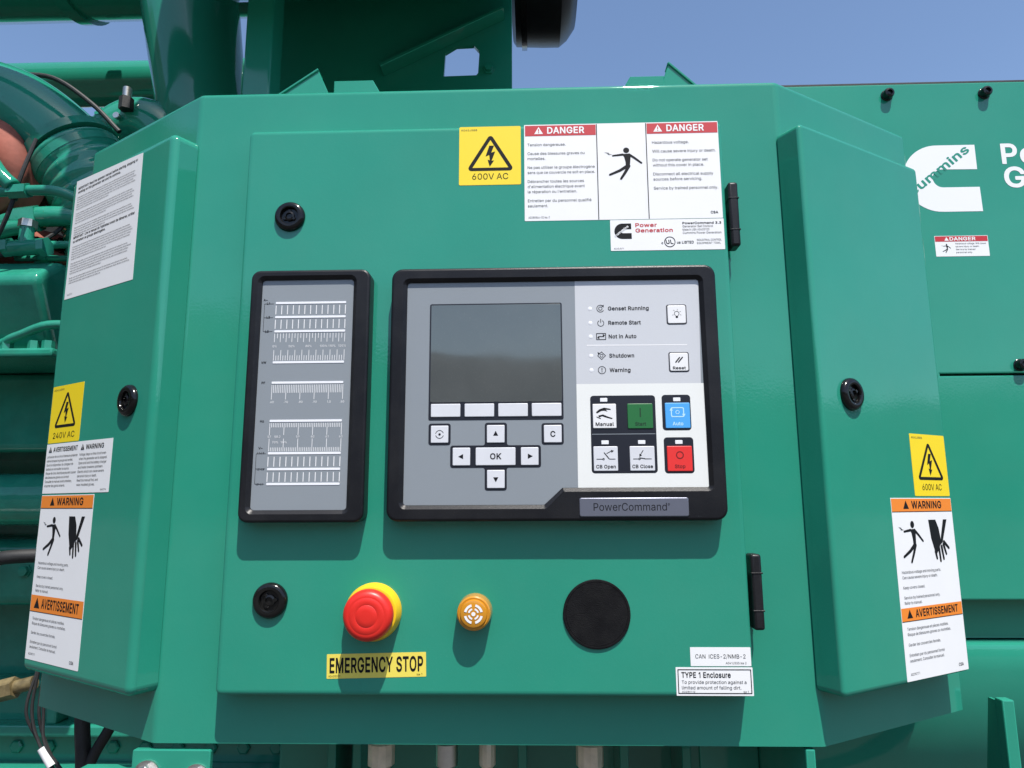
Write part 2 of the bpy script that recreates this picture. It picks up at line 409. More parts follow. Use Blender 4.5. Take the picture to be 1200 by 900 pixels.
# ---- lettering: outlines of a plain grotesque alphabet, character code: (advance, loops of the regular weight, loops of the bold weight)
GLYPHS = {
    
    97:(389,[[334,0,278,1,277,47,274,52,250,23,214,1,190,-6,162,-9,126,-5,94,5,70,21,50,43,36,71,30,107,34,139,42,159,58,179,82,195,125,211,250,230,265,235,273,243,276,259,273,279,266,299,254,313,226,327,194,331,170,329,150,322,120,303,98,275,41,291,58,323,80,347,106,365,162,382,198,384,242,378,262,372,286,360,306,343,322,319,333,291,337,251,337,7],[275,187,276,139,272,115,261,91,249,75,230,60,202,49,170,45,130,52,110,65,94,87,92,107,97,127,103,139,114,147,134,159,154,164,218,173]],[[352,-16,340,-22,276,-22,264,-17,252,-4,224,-19,196,-27,160,-31,124,-27,80,-12,54,5,30,33,13,69,8,109,13,145,23,169,44,196,69,213,120,232,244,251,254,257,245,289,232,301,216,307,176,307,144,294,127,277,116,259,100,252,32,271,21,281,19,293,38,333,68,365,96,384,160,404,216,405,272,392,300,377,320,360,340,333,354,297,359,253,359,1],[253,157,254,137,244,105,232,89,216,78,196,70,168,67,140,72,125,81,116,93,114,105,120,123,132,133,160,143]]),
    98:(424,[[54,508,114,508,115,320,121,323,139,348,170,372,197,381,229,384,273,378,313,361,345,332,368,296,385,244,390,188,385,136,370,84,345,44,313,16,277,-1,229,-8,197,-5,172,4,141,29,117,59,112,56,112,4,109,0,57,0,53,4],[221,330,255,324,281,310,301,290,317,259,325,228,328,188,325,152,317,120,301,88,281,68,255,52,221,47,186,52,161,66,141,86,125,116,116,152,113,188,116,228,124,260,141,292,161,312,185,323]],[[43,528,115,531,132,522,136,510,138,378,163,393,195,403,231,406,279,400,327,378,362,346,388,306,407,246,412,190,407,130,390,74,355,23,326,-2,283,-22,231,-30,191,-26,163,-16,135,3,129,-14,115,-22,51,-22,35,-12,31,2,31,510,35,521],[219,308,247,303,267,293,283,277,296,250,303,222,306,190,303,154,296,126,283,102,267,85,247,73,223,69,195,73,175,83,159,99,145,126,138,154,135,190,138,226,145,254,158,278,175,294,195,304]]),
    99:(396,[[306,356,325,340,341,320,354,299,361,280,358,276,306,263,282,300,258,319,226,329,206,330,171,324,143,308,125,288,107,256,99,224,96,188,100,148,109,116,125,88,146,66,174,51,210,46,242,52,258,58,282,76,306,117,362,100,341,56,306,21,262,-1,206,-8,158,-1,114,19,82,47,57,84,40,132,34,188,40,244,57,292,82,329,114,357,158,377,210,384,234,383,262,376]],[[268,398,316,375,342,354,373,310,383,282,381,266,368,256,300,240,285,250,264,287,236,304,208,308,180,304,162,294,140,270,129,250,121,222,118,186,121,154,128,126,142,102,160,83,180,72,208,68,236,73,260,85,274,102,286,130,300,139,372,122,383,110,385,98,374,70,358,42,340,21,296,-10,268,-22,236,-28,208,-30,156,-24,108,-4,67,30,35,78,18,130,12,182,18,242,36,299,64,342,104,378,152,399,208,406,236,405]]),
    100:(424,[[370,509,372,504,372,4,370,0,314,0,313,56,310,59,286,30,254,5,226,-5,198,-8,150,-1,111,16,82,43,54,88,39,132,34,188,40,248,55,292,78,330,114,362,150,377,198,384,230,380,254,373,285,348,305,320,310,319,312,508],[206,330,239,324,263,312,283,292,301,260,309,228,312,188,309,152,299,116,282,84,262,64,238,52,202,47,170,52,146,66,124,88,109,116,100,148,96,188,99,228,108,260,126,292,146,311,170,324]],[[384,528,394,510,392,-10,376,-22,312,-22,296,-14,288,2,264,-15,236,-25,192,-30,142,-22,100,-3,72,22,60,34,34,78,17,130,12,186,18,250,35,302,59,342,100,379,148,400,196,406,232,403,264,392,288,376,289,510,293,522,312,531,372,531],[204,308,232,303,249,294,266,278,280,254,287,226,290,190,287,154,278,122,265,98,248,82,232,74,204,69,176,74,160,83,142,102,121,154,118,190,121,222,128,250,143,278,160,294,176,302]]),
    101:(404,[[238,382,266,374,294,361,320,340,340,316,358,280,367,244,371,172,366,169,98,169,100,140,109,108,128,80,150,62,178,51,210,46,234,48,270,60,286,74,306,104,334,98,361,92,364,88,353,64,334,38,310,18,282,4,250,-5,210,-8,162,-2,114,19,82,47,58,83,41,128,34,188,39,240,54,288,80,328,114,358,158,378,206,384],[308,224,302,221,102,221,97,224,100,244,110,271,127,296,146,313,174,326,206,330,238,326,262,315,284,292,298,268]],[[152,399,204,406,240,404,272,395,304,381,333,358,360,327,377,290,390,246,393,166,387,154,372,147,124,147,122,142,131,114,146,94,164,80,184,72,212,68,244,73,260,80,277,98,288,118,300,126,340,120,380,107,387,94,385,82,372,51,352,25,324,1,288,-18,252,-27,212,-30,156,-23,104,-2,64,34,37,74,19,126,12,186,17,246,35,298,64,342,104,378],[124,246,144,281,160,295,180,305,204,308,232,304,260,286,277,262,280,243,128,243]]),
    102:(254,[[82,0,81,324,78,327,7,328,6,376,10,379,80,380,84,460,98,488,114,505,134,518,162,527,190,530,234,524,242,521,242,516,226,469,198,474,174,470,154,460,146,444,142,420,143,380,226,379,228,376,228,332,226,327,146,327,142,324,142,0]],[[76,-21,64,-14,59,-2,59,302,56,305,4,305,-12,314,-16,326,-15,386,0,400,58,402,63,466,75,494,99,522,124,538,156,548,188,552,228,548,257,538,263,530,265,518,244,454,228,446,196,452,180,449,172,445,166,434,165,402,232,401,244,394,250,382,250,326,246,314,236,306,168,305,164,302,163,-6,159,-14,148,-21]]),
    103:(425,[[370,379,372,373,372,-7,367,-55,349,-91,322,-118,290,-136,250,-147,206,-151,170,-148,138,-141,106,-127,79,-107,64,-91,52,-71,102,-42,123,-67,154,-88,178,-95,210,-97,250,-92,282,-75,298,-55,304,-47,311,-7,310,67,306,67,286,40,254,17,226,8,198,5,150,11,114,27,80,53,56,89,39,137,34,189,39,245,55,293,81,333,113,361,150,377,198,384,230,381,250,374,274,359,310,319,313,325,314,378],[206,330,238,325,262,313,286,290,299,265,308,233,312,193,309,153,300,121,286,96,266,77,238,63,202,59,170,64,146,76,123,97,110,122,100,153,96,193,100,233,109,261,126,292,146,312,170,324]],[[384,398,390,391,394,379,394,-9,388,-61,368,-103,336,-136,296,-158,256,-169,208,-173,161,-169,128,-161,96,-147,68,-127,47,-105,29,-69,33,-57,40,-50,92,-21,104,-19,116,-25,152,-62,180,-73,204,-75,244,-70,268,-57,283,-37,289,11,260,-5,232,-14,196,-17,152,-12,104,7,64,38,36,80,17,135,12,191,17,247,34,299,64,347,96,376,148,400,196,406,232,404,264,392,288,376,296,392,308,400,372,401],[204,308,232,303,252,293,268,277,280,255,287,227,290,191,286,155,280,131,268,109,252,94,232,85,204,81,176,86,157,95,141,111,121,159,118,191,121,227,141,275,160,295,180,304]]),
    104:(410,[[54,508,114,508,114,324,117,317,125,333,153,362,189,379,229,384,265,380,296,368,321,349,341,320,353,284,357,240,357,0,297,0,296,200,296,236,289,276,273,304,249,321,213,329,185,326,161,317,142,304,125,280,117,256,114,228,114,4,113,0,57,0,53,4]],[[43,528,115,531,132,522,136,510,139,379,183,401,227,406,267,402,309,386,339,362,359,334,374,290,379,242,377,-10,367,-20,355,-22,295,-22,283,-18,276,-10,274,182,274,234,269,266,255,290,239,301,211,307,187,303,159,288,145,270,136,226,134,-10,127,-18,115,-22,51,-22,35,-12,31,2,31,510,35,521]]),
    105:(167,[[57,379,109,379,114,376,113,0,57,0,53,4,53,372],[41,484,45,500,54,512,69,521,85,524,101,521,114,512,122,500,125,480,123,468,113,454,101,446,85,443,69,446,53,456,44,468]],[[51,401,119,401,130,394,136,382,136,-2,131,-14,115,-22,47,-21,36,-14,31,-2,31,378,37,394],[23,506,39,528,59,541,83,546,107,542,131,526,144,506,148,482,143,458,128,438,107,425,83,421,59,426,39,439,24,458,19,482]]),
    106:(167,[[110,379,114,377,114,-27,111,-63,101,-91,86,-113,66,-128,38,-139,-2,-143,-10,-139,-10,-91,-6,-87,26,-83,38,-74,49,-55,53,-31,53,377],[126,481,123,469,114,455,102,447,82,443,66,447,54,455,44,469,41,485,45,501,54,512,66,520,82,524,99,521,114,512,123,497]],[[116,401,129,395,136,379,136,-29,132,-69,121,-101,104,-125,76,-148,40,-161,-8,-165,-23,-161,-31,-149,-31,-81,-20,-68,16,-62,23,-57,31,-29,31,383,38,395,48,400],[24,507,37,527,60,542,84,546,108,542,130,527,143,507,148,483,144,461,129,439,108,425,84,421,60,425,38,439,24,459,19,483]]),
    107:(381,[[54,508,114,508,115,212,125,216,285,379,357,377,201,216,193,227,189,227,150,188,153,180,157,180,177,199,185,200,201,216,299,92,369,4,369,0,293,2,153,180,152,176,115,144,113,212,111,144,114,136,114,4,113,0,57,0,53,4]],[[43,528,115,531,127,527,134,518,139,262,275,399,363,401,379,391,382,378,378,366,231,214,357,54,392,10,394,-2,389,-14,375,-22,287,-21,277,-14,151,145,136,130,136,-2,131,-14,115,-22,55,-22,43,-19,35,-12,31,2,31,510,35,521]]),
    108:(189,[[57,509,109,509,114,506,115,78,120,62,129,55,149,52,169,54,180,6,173,1,141,-2,101,3,73,22,58,50,53,86,53,502]],[[51,531,119,531,130,524,136,512,137,84,139,76,143,75,179,74,191,61,203,0,195,-14,179,-20,139,-24,91,-16,59,4,36,44,31,84,31,508,37,524]]),
    109:(610,[[557,0,497,0,496,256,490,288,474,312,445,326,421,330,397,328,375,320,359,308,347,292,339,272,335,244,335,4,333,0,277,0,274,4,274,260,269,289,253,311,229,326,201,330,177,327,157,319,141,308,126,288,117,264,114,236,114,68,113,0,57,0,53,4,53,376,57,379,109,379,112,376,113,307,114,316,133,346,173,376,197,384,217,386,257,380,289,359,308,332,317,308,338,344,357,361,381,375,409,383,437,386,469,383,497,372,521,355,541,328,553,296,557,252]],[[574,-14,559,-22,495,-22,483,-18,476,-10,474,250,470,278,455,298,439,305,419,308,399,306,383,299,367,282,360,266,357,242,357,-2,351,-15,339,-22,275,-22,263,-19,254,-10,252,258,248,278,239,293,219,305,199,308,171,301,155,290,139,262,136,234,136,30,135,-6,123,-20,51,-22,39,-17,32,-6,31,378,37,394,51,401,115,401,128,394,135,378,163,396,187,404,223,408,267,400,301,378,319,355,343,378,375,396,403,405,435,408,471,405,507,392,537,370,561,338,574,302,579,254,579,2]]),
    110:(410,[[357,0,297,0,296,232,290,272,273,304,245,323,209,329,181,325,161,317,142,304,125,280,117,256,114,228,113,0,57,0,53,4,53,120,53,376,57,379,109,379,112,376,113,311,124,332,150,360,189,379,229,384,265,380,293,370,321,349,339,324,353,284,357,240]],[[371,-17,359,-22,295,-22,283,-18,276,-10,274,234,267,270,255,290,237,302,207,306,171,297,147,274,139,254,136,226,136,-2,131,-14,115,-22,55,-22,36,-14,31,-2,31,98,31,378,37,394,51,401,115,401,128,394,135,377,183,401,227,406,271,401,307,388,339,362,361,330,374,290,379,238,379,2]]),
    111:(415,[[158,-1,114,19,82,47,57,84,40,132,34,184,40,244,58,293,82,329,118,360,158,377,206,384,258,377,302,358,334,329,358,292,376,240,381,188,376,132,358,84,334,48,298,15,258,-1,210,-8],[206,330,244,324,270,310,291,288,308,256,316,224,319,188,316,152,308,120,291,88,270,66,244,52,210,46,171,52,146,66,125,88,107,120,99,152,96,188,99,224,107,256,125,288,146,310,170,323]],[[152,399,208,406,260,400,312,378,348,346,376,306,397,250,403,186,398,130,378,74,348,30,312,-2,260,-24,208,-30,156,-24,104,-2,67,30,40,70,19,126,12,190,18,246,37,302,67,346,100,374],[208,308,236,303,256,293,274,274,286,250,294,222,297,186,294,154,287,126,274,102,256,83,236,73,208,68,180,72,160,83,142,102,128,126,121,154,118,186,128,246,142,274,160,293,180,304]]),
    112:(424,[[56,-143,53,-139,53,377,112,377,112,321,117,319,137,345,169,371,197,381,229,384,273,378,313,361,347,329,370,293,385,246,390,189,385,132,370,85,348,49,309,14,273,-2,229,-8,197,-5,173,4,140,29,117,59,114,53,114,-139,113,-143],[221,47,185,53,162,65,141,86,124,117,116,149,113,189,116,229,124,261,141,291,161,312,185,323,221,330,257,323,281,310,301,290,317,259,325,225,328,189,325,153,317,119,301,88,277,65,253,51]],[[43,-162,33,-153,31,-141,31,379,35,391,51,401,115,401,130,391,135,374,167,395,195,403,235,405,279,400,319,383,357,351,390,303,407,247,412,187,407,131,388,71,363,31,327,-1,279,-24,231,-30,195,-27,163,-15,139,0,134,-153,127,-161,115,-165],[219,69,195,72,175,83,158,99,146,123,138,151,135,191,145,251,159,278,175,294,193,303,223,307,248,303,267,293,283,277,295,254,303,225,306,187,303,155,296,127,283,101,267,85,247,73]]),
    113:(424,[[370,-143,314,-143,311,-139,310,59,306,58,285,29,254,5,226,-5,198,-8,150,-1,114,15,78,47,55,85,39,133,34,189,39,245,55,293,78,330,114,362,150,377,198,384,230,380,254,373,286,347,310,319,313,325,314,378,372,377,372,-139],[206,47,170,52,146,66,123,89,109,117,100,149,96,189,99,225,107,257,124,289,146,311,170,324,202,329,238,325,262,313,285,289,301,261,309,229,312,189,309,149,298,113,283,85,263,65,238,52]],[[380,-164,308,-165,291,-153,288,1,264,-15,232,-27,196,-30,144,-23,96,0,62,31,37,71,17,131,12,187,17,247,35,303,68,351,104,381,144,399,192,406,236,402,264,392,288,375,298,395,312,401,376,401,390,391,394,379,394,-141,392,-153],[204,69,176,74,160,83,144,99,131,123,122,151,118,187,122,227,128,251,141,275,160,294,176,302,204,308,232,303,248,295,268,275,279,255,287,227,290,191,286,151,278,123,266,99,250,83,232,74]]),
    114:(259,[[56,0,53,4,53,376,57,379,109,379,112,376,113,322,117,324,131,348,153,367,181,380,197,382,241,384,243,380,242,324,209,326,181,323,157,313,141,301,126,284,117,260,114,236,114,4,113,0]],[[47,-21,36,-14,31,-2,32,386,39,396,51,401,115,401,128,394,135,381,175,401,211,407,235,406,255,403,264,390,265,322,261,310,247,300,207,304,171,296,146,274,139,256,134,-10,119,-22]]),
    115:(365,[[224,381,256,371,280,357,301,336,314,316,323,292,268,278,259,296,244,315,220,328,188,333,160,329,132,317,115,300,109,276,112,260,124,244,144,232,272,195,305,172,325,140,331,108,326,76,309,44,290,24,260,6,224,-5,184,-8,132,-2,112,3,88,16,64,37,45,64,37,92,40,95,92,106,105,80,124,60,152,49,184,45,216,50,246,64,263,84,268,104,265,120,254,136,236,147,148,170,108,185,72,208,53,240,47,272,51,304,68,335,88,354,116,370,152,381,188,384]],[[226,403,266,391,294,374,315,354,334,326,344,298,342,278,330,269,262,256,250,265,229,298,214,306,186,311,162,307,144,298,134,286,134,266,154,252,284,214,322,186,347,146,353,106,347,70,326,30,303,6,270,-14,226,-27,182,-30,138,-26,102,-16,70,1,46,23,24,58,14,90,18,106,30,115,98,129,110,122,125,90,138,78,158,70,182,67,210,71,230,80,243,94,245,110,238,120,226,128,142,149,98,165,58,191,31,234,25,274,30,310,50,348,74,371,106,390,146,403,186,406]]),
    116:(227,[[210,1,170,-4,126,2,94,20,72,52,65,96,65,324,62,327,7,328,6,376,10,379,64,380,65,468,82,471,126,469,127,380,202,379,204,376,202,327,130,327,126,324,126,100,128,76,138,60,150,53,170,50,202,53,213,4]],[[222,-18,180,-26,116,-18,76,6,51,46,43,94,43,302,40,305,0,306,-12,314,-16,326,-16,378,-12,391,0,400,42,402,44,478,54,490,68,493,128,493,140,488,148,474,149,402,208,401,220,394,225,386,226,326,220,312,208,305,152,305,148,298,150,82,156,75,172,72,208,75,220,66,235,2,231,-10]]),
    117:(410,[[57,379,113,379,114,375,114,147,119,107,137,75,165,56,201,50,229,54,249,62,266,75,284,99,293,123,296,155,297,379,357,379,357,255,357,2,305,0,298,3,297,69,286,47,259,19,221,0,181,-5,145,0,117,10,89,31,72,55,57,95,53,139,53,375]],[[39,396,51,401,115,401,127,397,134,389,136,145,140,117,155,90,175,77,203,72,237,81,255,96,271,125,274,157,274,381,279,393,299,401,359,401,374,393,379,381,379,273,379,1,375,-13,359,-22,295,-22,282,-15,275,3,227,-22,183,-27,139,-22,103,-7,72,17,49,49,36,89,31,141,31,377]]),
    118:(389,[[21,379,85,377,176,124,193,66,197,63,224,156,305,378,369,378,353,331,228,4,225,0,165,0,18,376]],[[1,394,15,401,83,401,95,398,103,391,195,137,284,386,291,396,303,401,371,401,383,398,390,390,392,374,356,278,243,-14,227,-22,155,-20,142,-6,-3,370,-5,382]]),
    119:(567,[[543,378,430,4,427,0,371,0,367,4,287,298,283,303,199,0,139,0,41,320,24,376,31,379,83,379,88,376,171,69,196,176,251,376,255,379,315,379,361,216,395,78,399,75,423,176,479,376,483,379]],[[4,390,13,398,25,401,89,401,105,392,169,167,231,386,237,395,249,401,321,401,335,390,397,166,461,390,477,401,556,398,566,386,566,374,529,250,450,-6,441,-19,429,-22,365,-22,349,-10,285,216,217,-13,201,-22,133,-21,121,-14,117,-6,2,374]]),
    120:(379,[[357,0,289,0,285,4,189,153,149,86,93,2,89,0,24,0,24,4,154,196,39,364,31,376,33,378,101,378,189,236,193,235,217,280,281,377,349,378,350,376,225,192]],[[7,-17,0,-6,1,10,128,194,11,367,7,382,13,394,27,401,111,398,191,278,271,398,283,401,355,401,368,394,374,378,370,366,252,190,378,10,380,-2,375,-14,359,-22,287,-22,275,-18,191,108,103,-19,91,-22,23,-22]]),
    121:(389,[[53,-141,48,-137,61,-88,105,-89,129,-75,141,-57,163,-1,19,375,21,379,85,377,176,123,193,66,197,67,202,87,305,378,369,379,369,375,204,-57,178,-105,157,-125,141,-135,117,-143,77,-145]],[[39,-159,29,-151,25,-139,42,-75,59,-64,91,-68,109,-63,122,-47,139,-3,-3,369,-3,389,15,401,87,401,101,393,195,138,207,172,288,393,303,401,375,401,387,394,393,381,226,-63,211,-95,191,-124,171,-143,147,-157,123,-164,91,-167]]),
    122:(380,[[338,0,46,0,42,4,44,48,254,320,250,323,50,323,48,368,48,376,54,379,330,379,333,376,331,328,126,60,130,56,338,56]],[[348,395,355,378,355,330,352,319,168,78,348,76,356,70,361,58,361,-2,356,-14,340,-22,40,-22,28,-17,21,-6,20,46,24,58,209,298,204,301,40,303,30,310,26,322,26,382,32,394,48,401,332,401]]),
    65:(480,[[204,509,276,508,462,4,460,0,396,0,345,140,370,144,370,196,368,199,328,199,325,196,336,166,343,144,340,142,136,144,84,0,20,0,17,4,200,505],[112,142,112,198,152,199,154,196,135,144],[240,453,276,335,323,200,236,199,155,200]],[[198,531,278,531,290,526,296,518,484,6,483,-10,470,-21,386,-20,374,-6,329,118,282,120,150,118,106,-7,94,-20,14,-22,2,-17,-5,-6,-4,10,179,514,186,525],[238,376,291,222,242,221,187,222]]),
    66:(456,[[61,508,240,509,288,504,328,491,360,468,382,440,393,412,398,376,395,344,387,320,372,300,356,286,318,268,315,264,340,257,364,244,384,228,401,204,414,172,418,136,410,92,400,67,376,38,344,18,304,5,248,0,63,0,60,4],[125,228,128,231,248,231,280,228,308,217,328,202,340,187,352,160,355,136,350,108,332,82,296,63,244,57,128,57,125,60],[125,288,125,448,128,452,240,452,280,446,316,425,329,404,336,372,333,348,324,328,307,308,288,296,268,289,240,285,132,285]],[[46,526,62,531,238,531,294,526,342,509,374,485,398,456,416,414,420,374,417,342,406,308,370,266,404,238,421,214,435,178,440,134,435,98,414,49,391,22,358,1,306,-18,246,-22,62,-22,43,-14,38,2,38,506,40,518],[147,206,150,209,246,209,274,206,298,197,322,174,331,154,333,138,328,114,316,98,290,85,246,79,150,79],[147,310,150,430,242,430,274,425,298,412,309,394,314,370,310,350,294,326,262,310,238,307,150,307]]),
    67:(510,[[372,18,340,5,304,-4,268,-7,208,1,150,25,106,61,69,117,48,181,40,253,48,329,70,393,108,448,152,485,204,507,268,516,308,512,340,504,372,491,404,469,428,446,448,417,463,385,473,349,412,348,408,349,401,373,388,397,375,413,356,429,316,449,264,456,220,448,184,432,152,404,126,365,109,313,103,253,109,193,125,145,152,104,184,76,220,60,268,53,316,60,356,80,376,97,399,133,408,158,472,158,462,121,448,91,430,65,404,40]],[[350,-15,310,-26,270,-29,202,-21,138,7,89,47,50,107,26,175,18,255,28,339,50,403,84,455,134,499,198,529,270,538,310,535,346,525,382,510,417,487,442,463,468,427,484,391,495,351,493,339,487,331,466,326,398,329,388,339,370,383,346,409,310,427,270,434,230,429,198,414,166,387,144,351,131,311,125,255,131,199,147,151,168,119,198,94,230,80,266,75,306,80,330,90,359,111,380,143,389,171,398,179,474,182,484,179,492,171,494,155,483,115,466,79,446,49,414,19,382,-1]]),
    68:(502,[[61,508,224,509,292,501,352,479,400,440,432,392,454,332,462,256,455,180,433,120,396,66,352,32,292,8,220,0,64,0,60,4],[128,452,220,452,276,446,320,428,353,400,377,364,394,312,399,256,394,200,378,148,348,105,316,80,272,63,216,57,128,57,125,60,125,448]],[[46,526,62,531,226,531,298,523,366,496,417,454,452,402,475,338,484,254,477,178,455,114,410,49,362,12,294,-14,218,-22,58,-22,43,-14,38,2,38,506,40,518],[150,430,218,430,270,424,310,408,338,384,357,354,372,306,377,254,372,202,359,158,334,122,306,100,266,84,214,79,150,79,147,82,147,426]]),
    69:(419,[[372,0,64,0,60,4,61,508,372,508,372,452,272,452,128,452,125,448,125,288,352,286,355,280,355,232,352,229,126,228,125,60,132,57,372,57,375,52,375,4]],[[386,-19,374,-22,58,-22,46,-17,38,-2,38,510,42,522,50,528,62,531,378,530,386,526,393,514,394,450,386,435,372,430,150,430,147,426,150,308,358,308,373,298,377,282,377,226,371,214,362,208,148,206,147,82,154,79,382,78,393,70,397,58,397,-2]]),
    70:(410,[[63,0,60,4,61,508,368,509,368,452,208,452,128,452,125,448,125,280,344,278,346,224,340,221,126,220,125,4,124,0]],[[54,-21,43,-14,38,-2,40,518,46,526,58,531,378,529,387,522,391,510,391,450,386,438,370,430,286,430,150,430,147,302,354,299,362,293,368,282,365,210,358,202,346,199,148,198,145,-10,130,-22]]),
    71:(520,[[304,513,340,504,374,489,403,469,428,446,448,417,464,385,472,349,408,350,388,392,372,412,353,429,316,448,268,456,224,450,184,432,152,405,126,365,109,313,103,253,109,193,128,141,151,105,183,77,224,59,268,53,312,58,344,70,372,91,395,121,410,161,414,197,316,199,283,201,283,253,288,256,476,256,478,253,478,201,471,141,452,93,420,51,376,18,328,1,272,-7,208,1,148,26,104,65,71,113,48,177,40,253,48,331,69,393,104,446,148,483,204,508,264,516]],[[198,529,266,538,306,535,346,525,386,508,418,485,449,455,484,395,495,355,494,339,482,328,406,327,390,337,379,363,358,395,340,411,310,426,266,434,230,429,194,412,166,387,146,355,131,311,125,255,132,195,146,154,168,119,194,97,230,81,270,75,306,79,334,90,356,107,377,135,390,175,282,177,265,187,261,199,261,259,267,271,278,277,482,278,494,271,500,259,500,199,493,139,472,83,435,35,386,-1,330,-22,274,-29,202,-21,138,6,90,47,49,107,25,175,18,255,26,335,49,403,86,459,138,503]]),
    72:(517,[[456,0,396,0,392,4,392,228,392,232,388,232,128,232,125,228,125,4,124,0,64,0,60,4,60,496,61,508,64,509,125,508,125,292,128,289,388,289,392,292,393,508,457,508]],[[46,-17,38,2,38,510,42,522,58,531,126,531,138,527,145,518,147,314,154,311,370,313,372,518,378,526,390,531,458,531,470,527,478,516,479,2,474,-14,458,-22,390,-22,372,-10,370,210,150,210,145,-10,138,-18,126,-22,58,-22]]),
    73:(300,[[32,508,268,508,267,452,187,452,183,448,183,60,187,57,268,56,267,0,35,0,31,4,32,56,115,57,118,64,118,448,115,452,34,452,31,456]],[[21,528,269,531,281,528,289,518,291,450,285,437,273,430,209,430,205,426,205,82,209,79,273,79,287,70,291,58,291,-2,281,-19,269,-22,29,-22,11,-10,9,58,13,70,29,79,93,79,96,82,96,426,93,430,29,430,14,438,9,450,9,510,13,521]]),
    74:(396,[[333,509,336,505,336,145,326,81,297,37,245,3,185,-7,125,3,75,33,44,81,38,117,33,145,33,169,37,173,97,173,104,105,123,73,147,57,185,50,217,55,249,75,266,105,272,145,273,509]],[[343,530,353,523,358,511,358,143,347,74,311,19,251,-19,187,-29,119,-18,59,18,24,71,21,87,11,143,11,175,19,190,35,195,99,195,115,187,120,175,125,111,139,90,155,79,187,73,211,77,233,91,245,111,250,147,251,515,255,523,267,530]]),
    75:(467,[[448,0,372,1,200,243,196,242,128,170,125,176,124,242,104,216,104,152,108,149,125,164,125,4,124,0,63,0,60,4,60,504,64,509,125,508,125,348,124,252,128,246,176,305,364,508,446,508,244,289,228,308,189,260,200,246,228,276,244,287]],[[462,-18,450,-22,374,-22,358,-17,198,207,194,208,147,158,147,-2,142,-14,126,-22,62,-22,50,-19,42,-12,38,2,39,514,46,526,58,531,126,531,138,527,147,510,147,446,147,314,150,308,350,526,362,531,450,531,466,522,470,506,464,494,271,286,469,10,470,-6]]),
    76:(393,[[64,509,125,508,125,60,132,57,360,57,360,0,64,0,60,4,60,504]],[[54,530,130,531,142,523,146,514,147,82,154,79,370,77,382,62,383,-2,378,-14,366,-22,58,-22,40,-10,38,510,42,522]]),
    77:(628,[[568,508,568,0,508,0,504,4,506,420,504,428,456,290,340,0,288,0,284,4,165,304,120,435,121,376,122,4,120,0,64,0,60,4,61,508,152,508,281,176,316,76,352,188,476,508]],[[46,526,58,531,154,531,170,522,314,149,458,522,474,531,570,531,582,526,590,510,589,-6,582,-17,570,-22,502,-22,487,-14,482,-2,482,118,482,297,362,-10,346,-22,278,-20,266,-8,146,293,143,-6,138,-15,126,-22,58,-22,46,-17,38,2,38,510]]),
    78:(523,[[462,508,463,4,460,0,388,0,203,288,124,424,121,416,125,304,125,4,124,0,64,0,60,4,61,508,137,508,353,168,400,85,399,508]],[[477,526,483,518,485,506,485,2,480,-14,462,-22,386,-22,370,-14,150,335,146,330,146,-6,142,-14,130,-22,50,-19,40,-10,38,2,38,510,42,522,50,528,62,531,138,531,154,522,374,176,377,182,378,514,385,526,398,531,466,531]]),
    79:(533,[[268,-7,204,2,152,24,104,65,69,117,49,177,40,253,48,329,70,393,105,445,152,485,204,507,268,516,328,508,382,485,429,445,464,393,485,333,493,253,485,177,464,115,430,65,384,25,328,1],[268,53,224,59,188,74,151,105,124,148,109,193,103,253,109,313,124,361,152,404,188,435,224,450,264,456,312,449,348,434,384,403,408,365,424,317,430,253,425,193,408,145,383,105,348,75,312,60]],[[266,-29,194,-18,138,7,90,47,48,111,26,175,18,255,28,339,50,403,88,459,138,502,194,527,270,538,334,530,394,504,446,459,484,403,506,339,515,255,507,171,484,107,446,49,397,7,338,-19],[266,75,230,80,198,94,168,119,145,155,132,195,125,255,131,311,145,355,166,387,198,415,230,429,266,434,306,428,335,415,366,390,388,355,403,311,408,255,402,195,389,155,366,119,334,93,306,81]]),
    80:(445,[[63,0,60,4,61,508,236,509,288,503,332,487,364,464,391,428,404,388,409,348,404,304,389,264,365,232,333,208,292,192,236,186,128,186,125,180,124,0],[128,452,232,452,268,449,296,439,317,424,334,400,342,376,344,348,342,320,334,296,316,270,296,256,268,246,232,242,125,244,125,448]],[[50,-19,40,-10,38,2,38,510,42,521,50,528,62,531,234,531,290,525,342,507,376,482,408,442,426,394,431,346,426,302,409,254,382,218,346,190,298,171,238,164,150,164,145,-10,138,-18,126,-22],[150,430,262,427,286,420,302,408,314,391,319,374,322,346,314,306,300,286,286,275,262,267,230,264,147,266]]),
    81:(533,[[468,-48,400,-46,356,13,328,1,268,-7,204,2,148,27,104,64,72,113,48,180,40,252,48,328,72,395,104,444,148,482,208,508,268,516,328,508,388,481,430,444,464,393,486,328,493,252,486,180,464,115,430,64,403,40],[268,456,312,449,348,434,383,404,408,364,424,316,430,256,424,192,408,144,382,104,368,92,364,92,312,159,248,157,284,108,317,64,312,60,264,53,224,59,184,76,152,105,125,144,109,196,103,252,110,316,125,364,151,404,188,435,224,450]],[[481,-66,470,-70,394,-69,384,-62,350,-15,270,-29,198,-20,134,10,90,47,52,102,26,178,18,254,27,334,52,406,90,461,134,499,202,530,266,538,334,530,398,501,446,459,482,406,508,330,515,254,508,178,484,106,447,50,434,38,488,-38,489,-54],[266,434,306,428,338,414,366,390,386,358,404,306,408,254,404,202,388,154,370,125,329,174,314,181,246,181,234,178,226,170,223,158,238,132,278,77,230,80,198,94,169,118,145,154,131,198,125,254,131,310,145,354,169,390,198,415,230,429]]),
